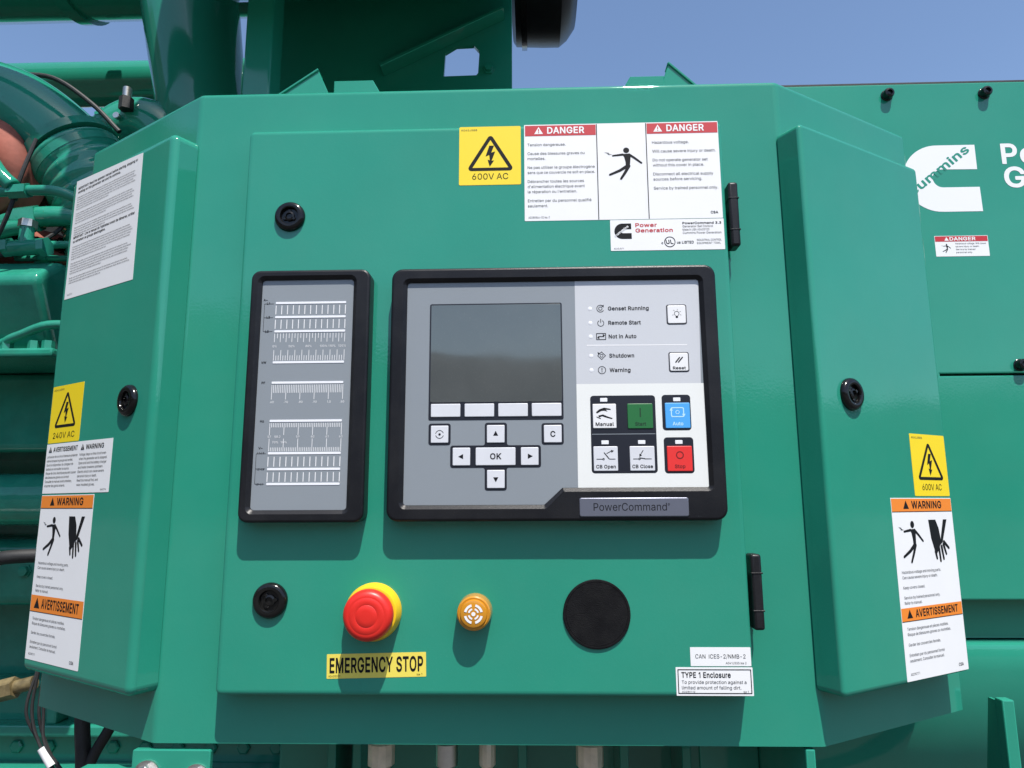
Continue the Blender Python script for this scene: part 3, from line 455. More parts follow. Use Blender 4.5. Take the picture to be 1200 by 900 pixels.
    82:(449,[[61,508,236,509,292,503,332,489,364,467,390,432,405,392,409,352,405,308,390,272,368,241,314,208,428,0,356,0,344,16,248,196,244,199,128,198,125,192,124,0,64,0,60,4],[128,452,268,449,297,440,320,424,334,404,342,380,345,352,342,324,334,300,318,280,296,266,268,258,232,255,126,256,125,448]],[[50,528,234,531,294,526,342,509,378,484,410,443,427,398,431,350,426,302,410,261,386,228,345,198,448,10,450,-2,445,-14,430,-22,354,-22,340,-18,235,174,230,176,147,174,147,-2,142,-14,126,-22,58,-22,40,-10,38,510,42,521],[150,430,262,428,286,421,302,410,314,394,323,350,315,314,302,296,286,286,262,279,148,278]]),
    83:(447,[[226,516,278,510,318,497,350,477,378,447,394,415,400,379,338,378,326,411,302,437,266,453,226,459,198,456,166,447,146,435,130,419,118,395,115,375,120,351,130,335,146,321,170,308,310,265,358,239,380,219,394,199,405,171,408,139,402,96,385,63,358,33,322,11,278,-4,226,-9,202,-7,174,-4,130,9,90,32,65,59,46,95,39,135,102,137,110,111,122,90,142,71,166,59,222,49,258,52,290,62,314,77,328,91,339,111,346,139,342,159,332,179,318,192,298,204,274,213,186,239,130,259,86,290,60,327,52,375,59,415,78,451,102,476,138,498,182,511]],[[228,538,280,533,324,519,365,493,395,461,414,425,423,381,421,369,415,361,404,356,331,357,319,365,306,401,288,419,260,432,224,437,180,429,158,417,140,391,140,361,160,338,176,329,320,285,372,256,396,234,414,209,426,177,430,137,423,89,405,53,374,17,332,-9,284,-25,208,-30,168,-26,120,-11,76,15,45,49,27,85,16,137,20,149,32,158,112,158,124,147,131,117,140,103,155,89,176,79,224,71,252,74,280,82,300,94,320,121,323,137,321,153,304,175,268,192,176,219,117,241,71,273,39,321,30,373,36,413,60,464,88,493,128,517,176,533]]),
    84:(449,[[256,0,196,0,193,4,192,452,36,452,32,456,32,504,36,509,196,509,417,508,416,452,260,452,257,448]],[[190,-22,178,-16,171,-2,171,426,170,430,22,433,10,450,10,510,18,526,30,531,266,531,426,529,438,514,439,450,434,438,422,430,282,430,279,426,278,-6,274,-14,262,-22]]),
    85:(517,[[456,509,457,176,451,124,433,80,404,44,364,15,316,-2,256,-8,204,-2,156,14,113,44,85,80,66,124,60,172,60,448,61,508,124,508,124,180,128,144,142,112,160,88,188,68,224,56,260,52,296,56,332,68,356,86,376,112,389,144,393,180,393,504,396,509]],[[46,526,58,531,126,531,138,526,144,518,146,182,149,150,162,122,177,102,198,88,226,78,258,74,290,77,322,88,342,103,356,122,368,150,371,182,371,510,375,522,394,531,458,531,471,526,479,510,479,426,479,170,472,118,453,70,418,27,370,-6,322,-23,262,-30,198,-23,146,-5,100,26,66,70,45,118,38,174,38,506,40,518]]),
    86:(480,[[17,508,84,508,203,176,240,58,244,61,279,176,395,508,462,508,448,467,279,4,276,0,207,0,204,1]],[[2,526,14,531,86,531,102,522,242,131,377,522,386,529,398,531,466,531,481,522,484,502,450,410,298,-10,282,-22,198,-21,183,-6,-5,502,-5,514]]),
    87:(686,[[669,508,531,4,528,0,456,0,359,356,344,433,318,324,231,4,228,0,156,0,30,456,17,508,80,509,83,504,170,172,192,69,196,74,224,196,306,508,380,509,462,196,492,69,603,508]],[[688,522,691,502,551,-6,546,-15,534,-22,454,-22,442,-18,435,-10,342,327,250,-10,242,-19,230,-22,154,-22,142,-17,134,-6,26,390,-5,502,-4,518,2,526,14,531,86,531,100,522,194,165,286,518,294,527,306,531,390,529,401,514,494,169,583,518,590,526,602,531,674,531]]),
    88:(474,[[21,0,21,4,200,260,30,508,102,509,106,507,205,360,238,303,262,346,374,508,442,509,445,508,434,492,276,264,454,0,382,1,269,164,238,218,182,128,94,4,90,0]],[[4,-17,-4,-2,0,12,172,262,10,498,7,510,12,522,28,531,104,531,118,526,236,351,240,352,364,528,452,530,464,522,468,506,303,262,476,10,478,-2,473,-14,456,-22,380,-22,368,-17,236,171,104,-18,92,-22,20,-22]]),
    89:(472,[[204,0,203,208,17,508,92,508,207,320,236,265,248,286,380,507,454,508,268,208,268,0]],[[202,-22,186,-14,181,-2,181,202,-2,497,-6,510,2,526,14,531,102,528,111,518,234,317,238,314,251,338,367,526,382,531,458,531,473,522,477,506,290,202,288,-10,281,-18,270,-22]]),
    90:(438,[[41,508,397,508,396,460,168,128,115,56,396,57,399,52,399,4,396,0,44,0,43,48,322,452,43,452,40,456]],[[26,526,42,531,398,531,415,522,419,510,419,462,415,450,162,82,170,79,406,78,417,70,421,58,421,-2,412,-18,398,-22,42,-22,25,-14,20,2,20,46,24,58,275,426,270,430,34,431,23,438,18,450,18,510]]),
    48:(453,[[228,-7,172,2,129,25,96,61,68,117,53,177,48,253,54,333,69,393,96,447,132,485,172,507,228,516,280,508,324,483,359,445,384,393,399,333,405,253,400,177,384,113,358,61,324,25,280,1],[228,460,260,453,288,436,313,405,331,361,340,313,344,253,340,193,330,145,314,105,288,73,260,56,228,50,190,57,164,74,140,104,123,145,113,193,109,253,113,313,122,361,140,405,166,437,192,453]],[[226,-29,166,-19,122,4,78,49,47,111,31,175,26,255,32,335,47,399,77,459,118,502,163,527,230,538,290,527,338,500,376,459,406,399,421,335,427,255,421,171,405,107,378,50,337,7,292,-17],[226,437,254,432,274,419,294,394,310,355,318,311,322,255,318,195,309,151,294,115,274,90,254,77,230,73,198,78,178,91,159,115,144,151,135,195,131,255,135,311,143,355,158,391,179,419,202,432]]),
    49:(453,[[388,0,80,0,76,4,76,52,80,55,212,56,212,448,128,388,87,360,88,428,197,508,276,508,277,56,388,55,391,48,391,4]],[[404,-18,390,-22,78,-22,59,-14,54,-2,54,58,65,74,190,78,190,406,98,339,77,338,68,346,64,358,64,430,74,445,190,529,278,531,294,522,298,510,299,78,394,77,406,71,413,58,413,-2]]),
    50:(453,[[67,0,64,4,65,48,284,284,311,328,318,348,320,372,317,396,307,420,293,436,276,447,248,457,224,460,196,457,172,447,156,435,139,412,130,388,127,364,124,362,68,362,72,408,85,440,110,472,144,496,184,511,224,516,264,512,308,496,336,475,361,444,376,408,381,372,378,344,370,316,336,259,268,181,153,60,160,57,388,57,388,0]],[[51,-18,42,-2,45,58,263,294,290,334,298,370,294,394,278,420,246,435,202,435,182,427,161,406,152,386,147,354,138,343,62,340,51,346,44,358,51,414,68,454,93,486,134,516,178,533,226,538,258,534,274,532,318,516,352,490,379,458,398,414,403,374,400,342,390,306,354,246,204,82,210,79,398,77,410,62,410,-7,402,-18,390,-22,66,-22]]),
    51:(453,[[72,509,372,509,372,461,222,289,264,288,308,276,344,253,372,221,387,185,393,145,387,105,369,65,344,36,308,12,264,-2,220,-7,176,-3,132,11,91,37,70,57,53,89,45,129,48,132,108,132,125,89,144,71,168,58,192,52,220,50,248,53,272,60,296,73,316,94,325,117,329,145,326,173,315,197,299,217,276,234,240,244,160,248,157,253,159,301,288,450,72,452]],[[58,527,70,531,374,531,389,523,394,511,392,451,269,311,318,296,354,273,391,231,408,191,415,143,407,95,389,55,358,19,322,-6,270,-24,218,-29,170,-25,126,-11,101,3,86,12,53,43,32,83,22,131,25,143,33,151,46,154,118,152,128,143,142,103,155,91,174,79,218,72,246,75,282,91,297,107,302,119,307,147,298,183,285,199,266,214,238,222,154,226,142,232,136,243,135,299,139,311,240,427,234,430,70,430,58,434,50,443,48,455,48,511]]),
    52:(453,[[308,509,308,504,110,164,280,163,282,168,282,316,340,318,343,312,342,164,412,162,413,108,396,105,342,104,343,4,340,0,284,0,280,105,44,105,40,108,41,160,246,508]],[[318,530,331,518,330,498,147,186,259,186,260,318,264,330,282,340,354,337,361,330,365,318,365,186,422,183,432,174,435,162,435,102,430,91,418,83,366,83,365,-2,360,-14,346,-22,282,-22,269,-18,261,-6,258,83,38,83,24,90,18,102,20,166,229,522,246,531]]),
    53:(453,[[364,509,366,505,364,452,152,451,134,305,136,301,156,315,180,325,232,334,264,330,296,320,320,307,344,286,363,261,378,233,388,197,391,161,385,117,368,74,343,41,308,14,268,-1,220,-7,180,-2,140,11,107,33,84,59,72,82,66,93,61,129,120,130,138,89,172,61,200,52,220,50,252,54,277,65,297,81,312,101,323,129,328,161,324,193,312,224,296,245,276,261,248,273,220,277,192,275,164,266,128,246,68,253,96,506,100,509]],[[378,528,388,511,388,451,380,435,366,430,174,430,170,427,161,343,226,356,269,351,302,342,330,326,362,299,383,271,398,243,410,199,413,163,407,115,387,63,358,25,318,-5,274,-22,222,-29,174,-24,130,-8,90,19,65,47,51,75,45,87,38,131,42,143,54,151,130,151,140,143,148,115,167,91,198,75,222,72,246,75,266,84,282,97,295,115,305,159,303,187,294,212,266,241,242,252,218,255,194,253,174,247,130,224,62,232,47,243,46,259,74,511,79,523,98,531,366,531]]),
    54:(453,[[316,509,319,505,181,305,184,301,212,311,236,314,280,308,316,295,348,269,369,241,384,201,389,157,384,113,368,73,340,37,312,15,280,2,228,-7,184,-1,144,14,112,38,83,77,69,117,64,165,69,201,79,237,102,285,252,508],[256,261,280,250,296,237,314,213,324,185,327,157,324,129,312,98,300,80,280,64,252,52,228,48,200,52,176,62,156,77,139,101,128,129,125,157,128,189,138,213,152,233,176,253,200,262,228,265]],[[330,530,343,515,342,499,232,339,282,331,326,315,362,286,386,255,406,203,411,155,405,107,388,63,358,23,318,-7,278,-23,234,-28,174,-21,130,-3,91,27,65,63,47,111,42,163,46,203,60,247,82,295,235,523,250,531],[250,240,282,221,294,203,303,179,302,131,283,95,266,81,230,71,206,73,170,94,158,111,149,135,150,183,169,219,186,233,206,241]]),
    55:(453,[[98,0,323,448,322,452,318,452,65,452,62,456,63,508,130,509,390,509,391,452,166,1]],[[88,-20,76,-6,77,10,287,426,284,430,60,430,48,435,40,454,40,510,48,526,60,531,160,531,400,529,412,514,413,446,184,-12,168,-22]]),
    56:(453,[[228,516,268,511,308,497,337,477,360,452,376,420,382,381,376,341,356,305,332,281,301,265,328,256,348,243,372,220,388,193,397,165,401,137,394,93,377,61,352,33,316,11,276,-2,224,-7,180,-2,140,10,101,33,75,61,58,93,52,137,55,165,64,193,82,221,104,243,124,255,152,265,120,282,96,305,76,341,70,381,75,417,90,449,114,477,148,499,184,511],[337,137,333,113,324,93,308,75,284,60,256,52,224,49,196,52,168,60,144,75,128,93,119,113,116,145,119,165,128,185,148,208,168,222,196,232,228,235,256,232,280,224,304,209,324,185,333,165],[308,420,316,400,319,377,316,351,306,329,293,313,275,301,252,292,200,292,180,299,160,313,144,333,136,353,133,377,136,397,146,421,159,437,176,448,204,457,228,460,252,457,276,449,292,438]],[[226,538,274,533,318,517,354,491,381,459,398,423,403,375,395,331,377,295,351,267,388,235,406,207,418,171,423,135,415,87,397,51,366,16,322,-11,278,-24,226,-29,174,-24,130,-10,86,17,55,51,37,87,30,135,34,171,46,205,65,235,101,267,75,295,54,339,48,383,54,423,70,459,101,495,138,518,178,532],[315,139,306,106,293,91,274,80,226,71,178,80,159,91,148,103,140,119,138,143,148,175,162,191,182,204,226,213,254,210,274,203,290,192,304,175],[289,407,296,379,294,355,279,331,262,319,246,314,206,314,177,327,163,343,157,359,157,391,166,410,186,428,206,436,246,436,278,421]]),
    57:(453,[[132,0,271,204,268,207,240,197,216,195,176,199,140,213,104,240,84,268,68,308,64,352,69,396,85,436,112,470,144,494,177,508,228,516,272,510,312,493,343,468,369,432,384,392,389,344,385,308,374,272,350,224,203,4,200,0],[256,456,281,444,300,428,313,408,324,380,327,348,324,320,314,296,301,276,280,258,256,248,228,243,200,247,172,259,152,276,138,296,129,324,125,352,129,380,139,408,153,428,176,447,200,457,228,460]],[[122,-20,109,-6,110,10,221,170,170,178,130,193,87,226,64,258,47,302,42,354,48,402,66,446,98,487,134,514,174,530,226,538,278,531,318,515,360,482,386,446,405,398,411,346,407,306,394,262,370,214,217,-14,202,-22],[250,435,270,425,294,398,303,374,302,326,292,302,270,278,246,268,226,265,206,268,183,278,158,306,147,350,151,378,159,398,186,427,206,436]]),
    46:(188,[[53,24,50,40,54,60,62,72,78,83,94,87,114,83,129,72,138,59,141,40,138,24,126,8,114,-1,94,-4,78,-1,64,8]],[[96,109,124,102,144,88,159,66,163,42,158,14,144,-6,120,-22,96,-26,71,-22,48,-7,33,14,28,42,32,66,48,89,68,102]]),
    44:(188,[[41,-119,39,-115,68,69,136,69,85,-115,82,-119]],[[28,-138,18,-129,16,-117,48,79,64,93,148,90,157,79,159,67,104,-129,88,-141]]),
    58:(188,[[53,24,50,40,54,60,62,72,78,83,94,87,114,83,129,72,138,59,141,40,138,24,126,8,114,-1,94,-4,78,-1,64,8],[78,359,94,362,114,359,129,348,138,334,141,316,138,300,128,284,114,274,94,271,78,274,63,284,53,300,50,316,54,334,62,348]],[[96,109,124,102,144,88,159,66,163,42,158,14,144,-6,120,-22,96,-26,71,-22,48,-7,33,14,28,42,32,66,48,89,68,102],[48,365,72,380,96,384,120,380,144,364,158,342,163,314,158,290,144,269,120,253,96,249,69,254,48,268,33,290,28,314,33,342]]),
    45:(453,[[114,240,118,244,334,244,337,240,337,192,334,188,117,188,114,192]],[[93,250,100,261,112,266,344,265,354,258,359,246,357,178,340,166,108,167,97,174,92,186]]),
    47:(249,[[17,-76,15,-72,178,532,235,532,72,-72,70,-76]],[[8,-97,-6,-86,-7,-70,158,542,164,550,176,555,244,553,255,542,256,526,92,-82,88,-90,76,-98]]),
    37:(676,[[531,-6,499,-10,471,-6,447,5,425,22,413,42,404,66,400,122,403,146,411,170,431,197,447,210,475,221,503,225,531,221,556,210,579,190,591,170,598,146,601,94,597,66,588,42,571,18,555,5],[535,509,538,506,192,2,135,1,480,506,487,509],[503,35,479,39,464,54,455,74,453,94,456,142,464,162,479,175,499,180,523,176,538,162,546,142,549,118,546,74,538,54,523,39],[147,286,119,299,101,314,87,334,79,358,75,386,79,442,87,463,101,486,123,504,147,513,175,517,203,513,231,502,250,486,265,462,273,438,276,414,272,358,263,334,251,315,231,298,203,286,175,283],[175,327,155,332,138,346,130,366,127,410,130,434,139,455,155,468,179,472,199,467,213,454,221,434,223,390,221,366,212,346,199,333]],[[501,247,541,241,569,228,593,208,612,176,619,152,623,116,619,60,608,32,593,8,569,-12,541,-26,501,-32,461,-25,433,-12,409,8,393,32,382,60,378,96,382,152,393,182,410,208,435,228,461,240],[117,-16,110,-4,114,12,465,522,481,531,541,531,556,524,562,512,558,496,209,-13,193,-22,129,-22],[501,57,489,60,481,68,475,100,477,136,482,148,489,155,501,158,513,156,520,148,527,116,525,80,520,68,513,60],[141,265,107,280,85,299,67,324,56,356,53,384,56,444,67,472,81,496,109,521,141,534,173,539,213,534,241,522,263,504,284,472,295,444,298,416,295,356,283,324,269,302,241,278,209,264,177,261],[177,350,165,352,156,360,149,392,151,428,156,440,165,448,177,450,189,447,195,440,201,408,198,368,189,354]]),
    126:(453,[[52,153,55,189,68,220,83,241,100,253,128,263,152,266,172,264,196,256,276,198,296,192,316,196,332,207,341,225,344,250,348,253,400,251,397,217,386,185,368,161,348,147,328,140,300,137,272,141,234,161,176,205,156,210,136,207,122,197,111,177,108,151,56,150]],[[31,143,33,191,48,231,70,258,94,275,122,284,150,288,178,286,206,276,294,214,314,221,319,231,324,263,338,274,406,274,417,267,422,257,419,211,406,175,382,144,358,128,334,118,302,115,266,119,242,130,158,188,146,186,138,180,132,171,127,139,114,129,50,128,38,133]]),
    8217:(177,[[55,318,53,322,82,506,88,509,148,509,150,506,99,322,96,318]],[[42,299,32,308,30,320,63,520,71,528,82,531,162,528,172,516,172,504,118,308,102,296]]),
    39:(206,[[126,318,82,318,78,322,70,506,82,509,130,509,136,506,128,322]],[[64,530,140,531,152,524,157,516,150,316,140,299,128,296,76,296,64,301,57,312,48,508,52,521]]),
    40:(273,[[233,539,235,536,191,428,175,372,161,312,154,256,151,204,161,112,188,16,234,-92,233,-96,180,-96,177,-95,139,-20,111,56,95,132,89,208,92,264,114,384,132,440,154,496,177,538]],[[243,560,255,550,257,534,212,422,196,366,182,306,173,206,181,122,193,74,209,22,258,-98,253,-110,243,-117,171,-117,157,-106,119,-30,90,50,73,130,67,206,70,266,93,390,133,502,158,550,175,561]]),
    41:(273,[[41,539,97,539,120,496,142,440,159,384,173,324,181,264,184,208,178,132,162,56,135,-20,97,-96,41,-96,39,-92,85,16,102,68,120,160,122,208,112,312,99,368,82,428,62,484,38,536]],[[31,560,99,561,116,550,141,502,163,446,194,330,203,266,206,206,200,130,182,46,153,-34,117,-106,103,-117,31,-117,20,-110,15,-98,65,26,81,74,98,162,100,206,91,306,77,366,43,474,16,534,18,550]]),
    43:(453,[[253,364,255,358,256,226,389,226,391,174,257,172,255,38,253,34,201,34,198,38,198,170,65,172,61,174,61,222,65,226,197,226,198,362]],[[259,386,271,379,277,368,279,248,391,248,403,245,413,228,413,168,407,157,395,150,279,150,275,24,259,12,198,12,183,18,176,32,176,148,51,153,39,168,39,228,47,243,59,248,175,248,176,364,180,376,195,386]]),
    174:(463,[[49,239,37,278,33,318,37,358,48,394,66,426,92,458,121,482,153,499,193,512,233,516,273,511,309,500,343,482,371,458,397,427,415,394,426,358,430,318,426,278,416,242,396,206,373,178,345,153,309,134,273,123,233,118,193,122,154,134,121,152,90,178,67,206],[193,171,157,187,125,210,101,242,86,278,81,314,86,358,102,394,125,422,157,447,193,462,233,467,270,462,309,446,339,422,361,394,377,354,382,318,377,278,360,238,338,210,309,188,269,171,233,166],[165,409,265,407,292,394,302,382,309,366,309,334,301,315,282,298,283,294,317,226,281,226,273,227,241,287,203,286,201,226,165,226,161,230,161,406],[205,378,241,378,259,370,264,362,267,350,264,338,257,327,241,319,205,320]],[[28,404,49,440,75,472,109,500,147,521,187,533,231,538,275,534,319,520,355,501,388,472,414,440,435,404,448,360,452,316,447,272,435,230,415,194,387,161,355,133,319,114,275,100,231,96,187,101,147,113,111,133,75,162,50,192,28,232,16,272,11,316,15,360],[181,200,183,204,211,205,220,212,225,224,227,265,249,224,260,208,282,200,267,193,231,188,199,192],[139,229,120,252,109,280,103,316,108,352,125,388,139,404],[177,432,199,441,231,445,263,441,295,428,323,407,344,380,356,348,360,316,356,284,343,252,335,243,310,292,320,304,329,324,333,352,329,376,309,408,271,429],[227,356,243,354,242,344,227,342]]),
    233:(404,[[238,382,266,374,294,361,320,340,340,316,358,280,367,244,371,172,366,169,98,169,100,140,109,108,128,80,150,62,178,51,210,46,234,48,270,60,286,74,306,104,334,98,361,92,364,88,353,64,334,38,310,18,282,4,250,-5,210,-8,162,-2,114,19,82,47,58,83,41,128,34,188,39,240,54,288,80,328,114,358,158,378,206,384],[308,224,302,221,102,221,97,224,100,244,110,271,127,296,146,313,174,326,206,330,238,326,262,315,284,292,298,268],[178,432,226,529,292,528,226,429,182,429]],[[152,399,204,406,240,404,272,395,304,381,333,358,360,327,377,290,390,246,393,166,387,154,372,147,124,147,122,142,131,114,146,94,164,80,184,72,212,68,244,73,260,80,277,98,288,118,300,126,340,120,380,107,387,94,385,82,372,51,352,25,324,1,288,-18,252,-27,212,-30,156,-23,104,-2,64,34,37,74,19,126,12,186,17,246,35,298,64,342,104,378],[124,246,144,281,160,295,180,305,204,308,232,304,260,286,277,262,280,243,128,243],[311,542,315,530,312,518,240,411,228,407,176,407,158,418,157,438,212,546,224,551,296,551]]),
    232:(404,[[238,382,266,374,294,361,320,340,340,316,358,280,367,244,371,172,366,169,98,169,100,140,109,108,128,80,150,62,178,51,210,46,234,48,270,60,286,74,306,104,334,98,361,92,364,88,353,64,334,38,310,18,282,4,250,-5,210,-8,162,-2,114,19,82,47,58,83,41,128,34,188,39,240,54,288,80,328,114,358,158,378,206,384],[308,224,302,221,102,221,97,224,100,244,110,271,127,296,146,313,174,326,206,330,238,326,262,315,284,292,298,268],[115,528,182,529,229,432,222,429,182,429,178,432]],[[152,399,204,406,240,404,272,395,304,381,333,358,360,327,377,290,390,246,393,166,387,154,372,147,124,147,122,142,131,114,146,94,164,80,184,72,212,68,244,73,260,80,277,98,288,118,300,126,340,120,380,107,387,94,385,82,372,51,352,25,324,1,288,-18,252,-27,212,-30,156,-23,104,-2,64,34,37,74,19,126,12,186,17,246,35,298,64,342,104,378],[124,246,144,281,160,295,180,305,204,308,232,304,260,286,277,262,280,243,128,243],[96,542,112,551,184,551,196,546,250,438,249,418,232,407,180,407,168,411,95,518,92,530]]),
    234:(404,[[238,382,266,374,294,361,320,340,340,316,358,280,367,244,371,172,366,169,98,169,100,140,109,108,128,80,150,62,178,51,210,46,234,48,270,60,286,74,306,104,334,98,361,92,364,88,353,64,334,38,310,18,282,4,250,-5,210,-8,162,-2,114,19,82,47,58,83,41,128,34,188,39,240,54,288,80,328,114,358,158,378,206,384],[308,224,302,221,102,221,97,224,100,244,110,271,127,296,146,313,174,326,206,330,238,326,262,315,284,292,298,268],[312,436,254,435,206,493,202,492,154,435,98,435,97,440,110,455,174,527,230,529,234,528]],[[152,399,204,406,240,404,272,395,304,381,333,358,360,327,377,290,390,246,393,166,387,154,372,147,124,147,122,142,131,114,146,94,164,80,184,72,212,68,244,73,260,80,277,98,288,118,300,126,340,120,380,107,387,94,385,82,372,51,352,25,324,1,288,-18,252,-27,212,-30,156,-23,104,-2,64,34,37,74,19,126,12,186,17,246,35,298,64,342,104,378],[124,246,144,281,160,295,180,305,204,308,232,304,260,286,277,262,280,243,128,243],[334,430,328,419,316,413,248,413,236,420,204,460,164,415,92,413,77,422,73,438,77,450,92,467,164,548,176,551,236,551,248,545,328,454,335,442]]),
    224:(389,[[334,0,278,1,277,47,274,52,250,23,214,1,190,-6,162,-9,126,-5,94,5,70,21,50,43,36,71,30,107,34,139,42,159,58,179,82,195,125,211,250,230,265,235,273,243,276,259,273,279,266,299,254,313,226,327,194,331,170,329,150,322,120,303,98,275,41,291,58,323,80,347,106,365,162,382,198,384,242,378,262,372,286,360,306,343,322,319,333,291,337,251,337,7],[275,187,276,139,272,115,261,91,249,75,230,60,202,49,170,45,130,52,110,65,94,87,92,107,97,127,103,139,114,147,134,159,154,164,218,173],[100,527,169,527,214,431,166,429]],[[348,-19,336,-22,272,-21,252,-4,220,-21,192,-28,156,-31,120,-26,88,-16,50,9,30,33,15,65,8,105,13,145,28,177,45,197,92,223,148,238,244,251,254,257,248,285,240,296,216,307,196,309,176,307,144,294,127,277,116,259,104,252,36,270,24,278,19,293,38,333,64,362,96,384,128,396,178,405,160,407,147,417,80,519,77,529,81,541,88,548,100,551,172,551,184,544,237,433,232,415,215,405,269,393,300,377,323,357,340,333,354,297,359,249,359,1,356,-11],[253,157,254,137,244,105,232,89,216,78,196,70,168,67,140,72,125,81,116,93,114,105,120,123,132,133,160,143]]),
    238:(167,[[110,379,114,376,114,0,58,0,54,0,53,4,53,376,58,379],[-25,436,53,528,58,529,114,527,178,455,192,436,134,435,82,493,34,435]],[[116,401,130,394,136,378,136,-2,131,-14,120,-21,52,-22,40,-17,31,-2,31,382,37,394,48,400],[214,430,208,419,196,413,128,413,116,420,84,459,44,415,-28,413,-44,422,-48,438,-44,450,-28,469,44,548,116,551,128,544,208,454,215,442]]),
    244:(415,[[158,-1,114,19,82,47,57,84,40,132,34,184,40,244,58,293,82,329,118,360,158,377,206,384,258,377,302,358,334,329,358,292,376,240,381,188,376,132,358,84,334,48,298,15,258,-1,210,-8],[206,330,244,324,270,310,291,288,308,256,316,224,319,188,316,152,308,120,291,88,270,66,244,52,210,46,171,52,146,66,125,88,107,120,99,152,96,188,99,224,107,256,125,288,146,310,170,323],[99,436,177,528,182,529,238,527,302,455,316,436,258,435,206,493,158,435]],[[152,399,208,406,260,400,312,378,348,346,376,306,397,250,403,186,398,130,378,74,348,30,312,-2,260,-24,208,-30,156,-24,104,-2,67,30,40,70,19,126,12,190,18,246,37,302,67,346,100,374],[208,308,236,303,256,293,274,274,286,250,294,222,297,186,294,154,287,126,274,102,256,83,236,73,208,68,180,72,160,83,142,102,128,126,121,154,118,186,128,246,142,274,160,293,180,304],[338,430,332,419,320,413,252,413,240,420,208,459,168,415,96,413,80,422,76,438,80,450,96,469,168,548,240,551,252,544,332,454,339,442]]),
    251:(410,[[57,379,113,379,114,375,114,147,119,107,137,75,165,56,201,50,229,54,249,62,266,75,284,99,293,123,296,155,297,379,357,379,357,255,357,2,305,0,298,3,297,69,286,47,259,19,221,0,181,-5,145,0,117,10,89,31,72,55,57,95,53,139,53,375],[97,435,97,439,177,529,233,529,301,453,313,439,313,435,253,435,205,495,157,436]],[[39,396,51,401,115,401,127,397,134,389,136,145,140,117,155,90,175,77,203,72,237,81,255,96,271,125,274,157,274,381,279,393,299,401,359,401,374,393,379,381,379,273,379,1,375,-13,359,-22,295,-22,282,-15,275,3,227,-22,183,-27,139,-22,103,-7,72,17,49,49,36,89,31,141,31,377],[335,429,331,421,319,413,247,414,236,421,207,458,163,414,95,413,79,421,74,433,77,449,91,465,167,549,239,551,251,543,331,452,336,441]]),
    231:(396,[[170,-143,170,-107,222,-106,234,-103,241,-95,241,-75,235,-67,226,-63,186,-62,182,-59,189,-7,158,-1,118,16,82,47,58,83,40,133,34,185,41,245,55,289,82,329,118,360,158,377,206,384,234,383,262,376,303,357,324,341,341,321,353,301,362,277,306,263,290,289,274,308,258,319,226,329,206,330,174,325,146,310,126,289,108,257,99,225,96,185,100,149,108,117,124,89,142,69,174,51,210,46,242,52,258,58,283,77,306,116,363,101,342,57,325,37,306,21,262,-1,222,-7,226,-29,254,-34,271,-43,285,-63,289,-87,285,-107,272,-127,244,-139],[224,13,222,-7,206,-8,190,-3,194,16,222,16]],[[168,-165,156,-160,148,-149,149,-97,164,-86,209,-85,172,-85,160,-65,164,-25,108,-4,66,31,36,75,19,127,12,191,18,247,36,299,64,343,108,380,156,400,208,406,240,404,292,389,316,375,341,355,373,311,384,279,380,264,368,256,328,246,304,240,292,243,284,251,272,277,256,294,236,304,208,308,180,304,160,293,143,275,129,251,121,219,118,187,121,155,130,123,141,103,160,83,180,72,208,68,240,74,266,91,287,131,304,139,372,122,381,115,385,103,373,67,342,23,319,3,276,-21,289,-29,304,-49,311,-81,305,-117,288,-142,280,-149,248,-161]]),
    201:(419,[[372,0,64,0,60,4,61,508,372,508,372,452,272,452,128,452,125,448,125,288,352,286,355,280,355,232,352,229,126,228,125,60,132,57,372,57,375,52,375,4],[192,560,240,659,300,659,305,656,242,560]],[[386,-19,374,-22,58,-22,46,-17,38,-2,38,510,42,522,50,528,62,531,378,530,386,526,393,514,394,450,386,435,372,430,150,430,147,426,150,308,358,308,373,298,377,282,377,226,371,214,362,208,148,206,147,82,154,79,382,78,393,70,397,58,397,-2],[323,674,329,662,327,650,256,542,242,536,190,536,174,545,169,554,171,566,226,676,238,681,306,681]]),}
def _read_glyphs():
    out = {' ': (180, [], [])}
    pairs = lambda ls: [[(l[i], l[i + 1]) for i in range(0, len(l), 2)] for l in ls]
    for code, (adv, regular, bold) in GLYPHS.items():
        out[chr(code)] = (adv, pairs(regular), pairs(bold))
    return out
FONT = _read_glyphs()
FONT['I'] = (186, [[(60, 0), (126, 0), (126, 509), (60, 509)]], [[(40, -16), (147, -16), (147, 525), (40, 525)]])
FONT['1'] = (370, [[(212, 0), (277, 0), (277, 509), (208, 509), (86, 427), (86, 358), (212, 446)]], [[(191, -16), (298, -16), (298, 526), (204, 526), (68, 436), (68, 322), (191, 408)]])
CAP = 509.0
def _inside(p, poly):
    r = False
    for (x0, y0), (x1, y1) in zip(poly, poly[1:] + poly[:1]):
        if (y0 > p[1]) != (y1 > p[1]) and p[0] < (x1 - x0) * (p[1] - y0) / (y1 - y0) + x0: r = not r
    return r
_gc = {}
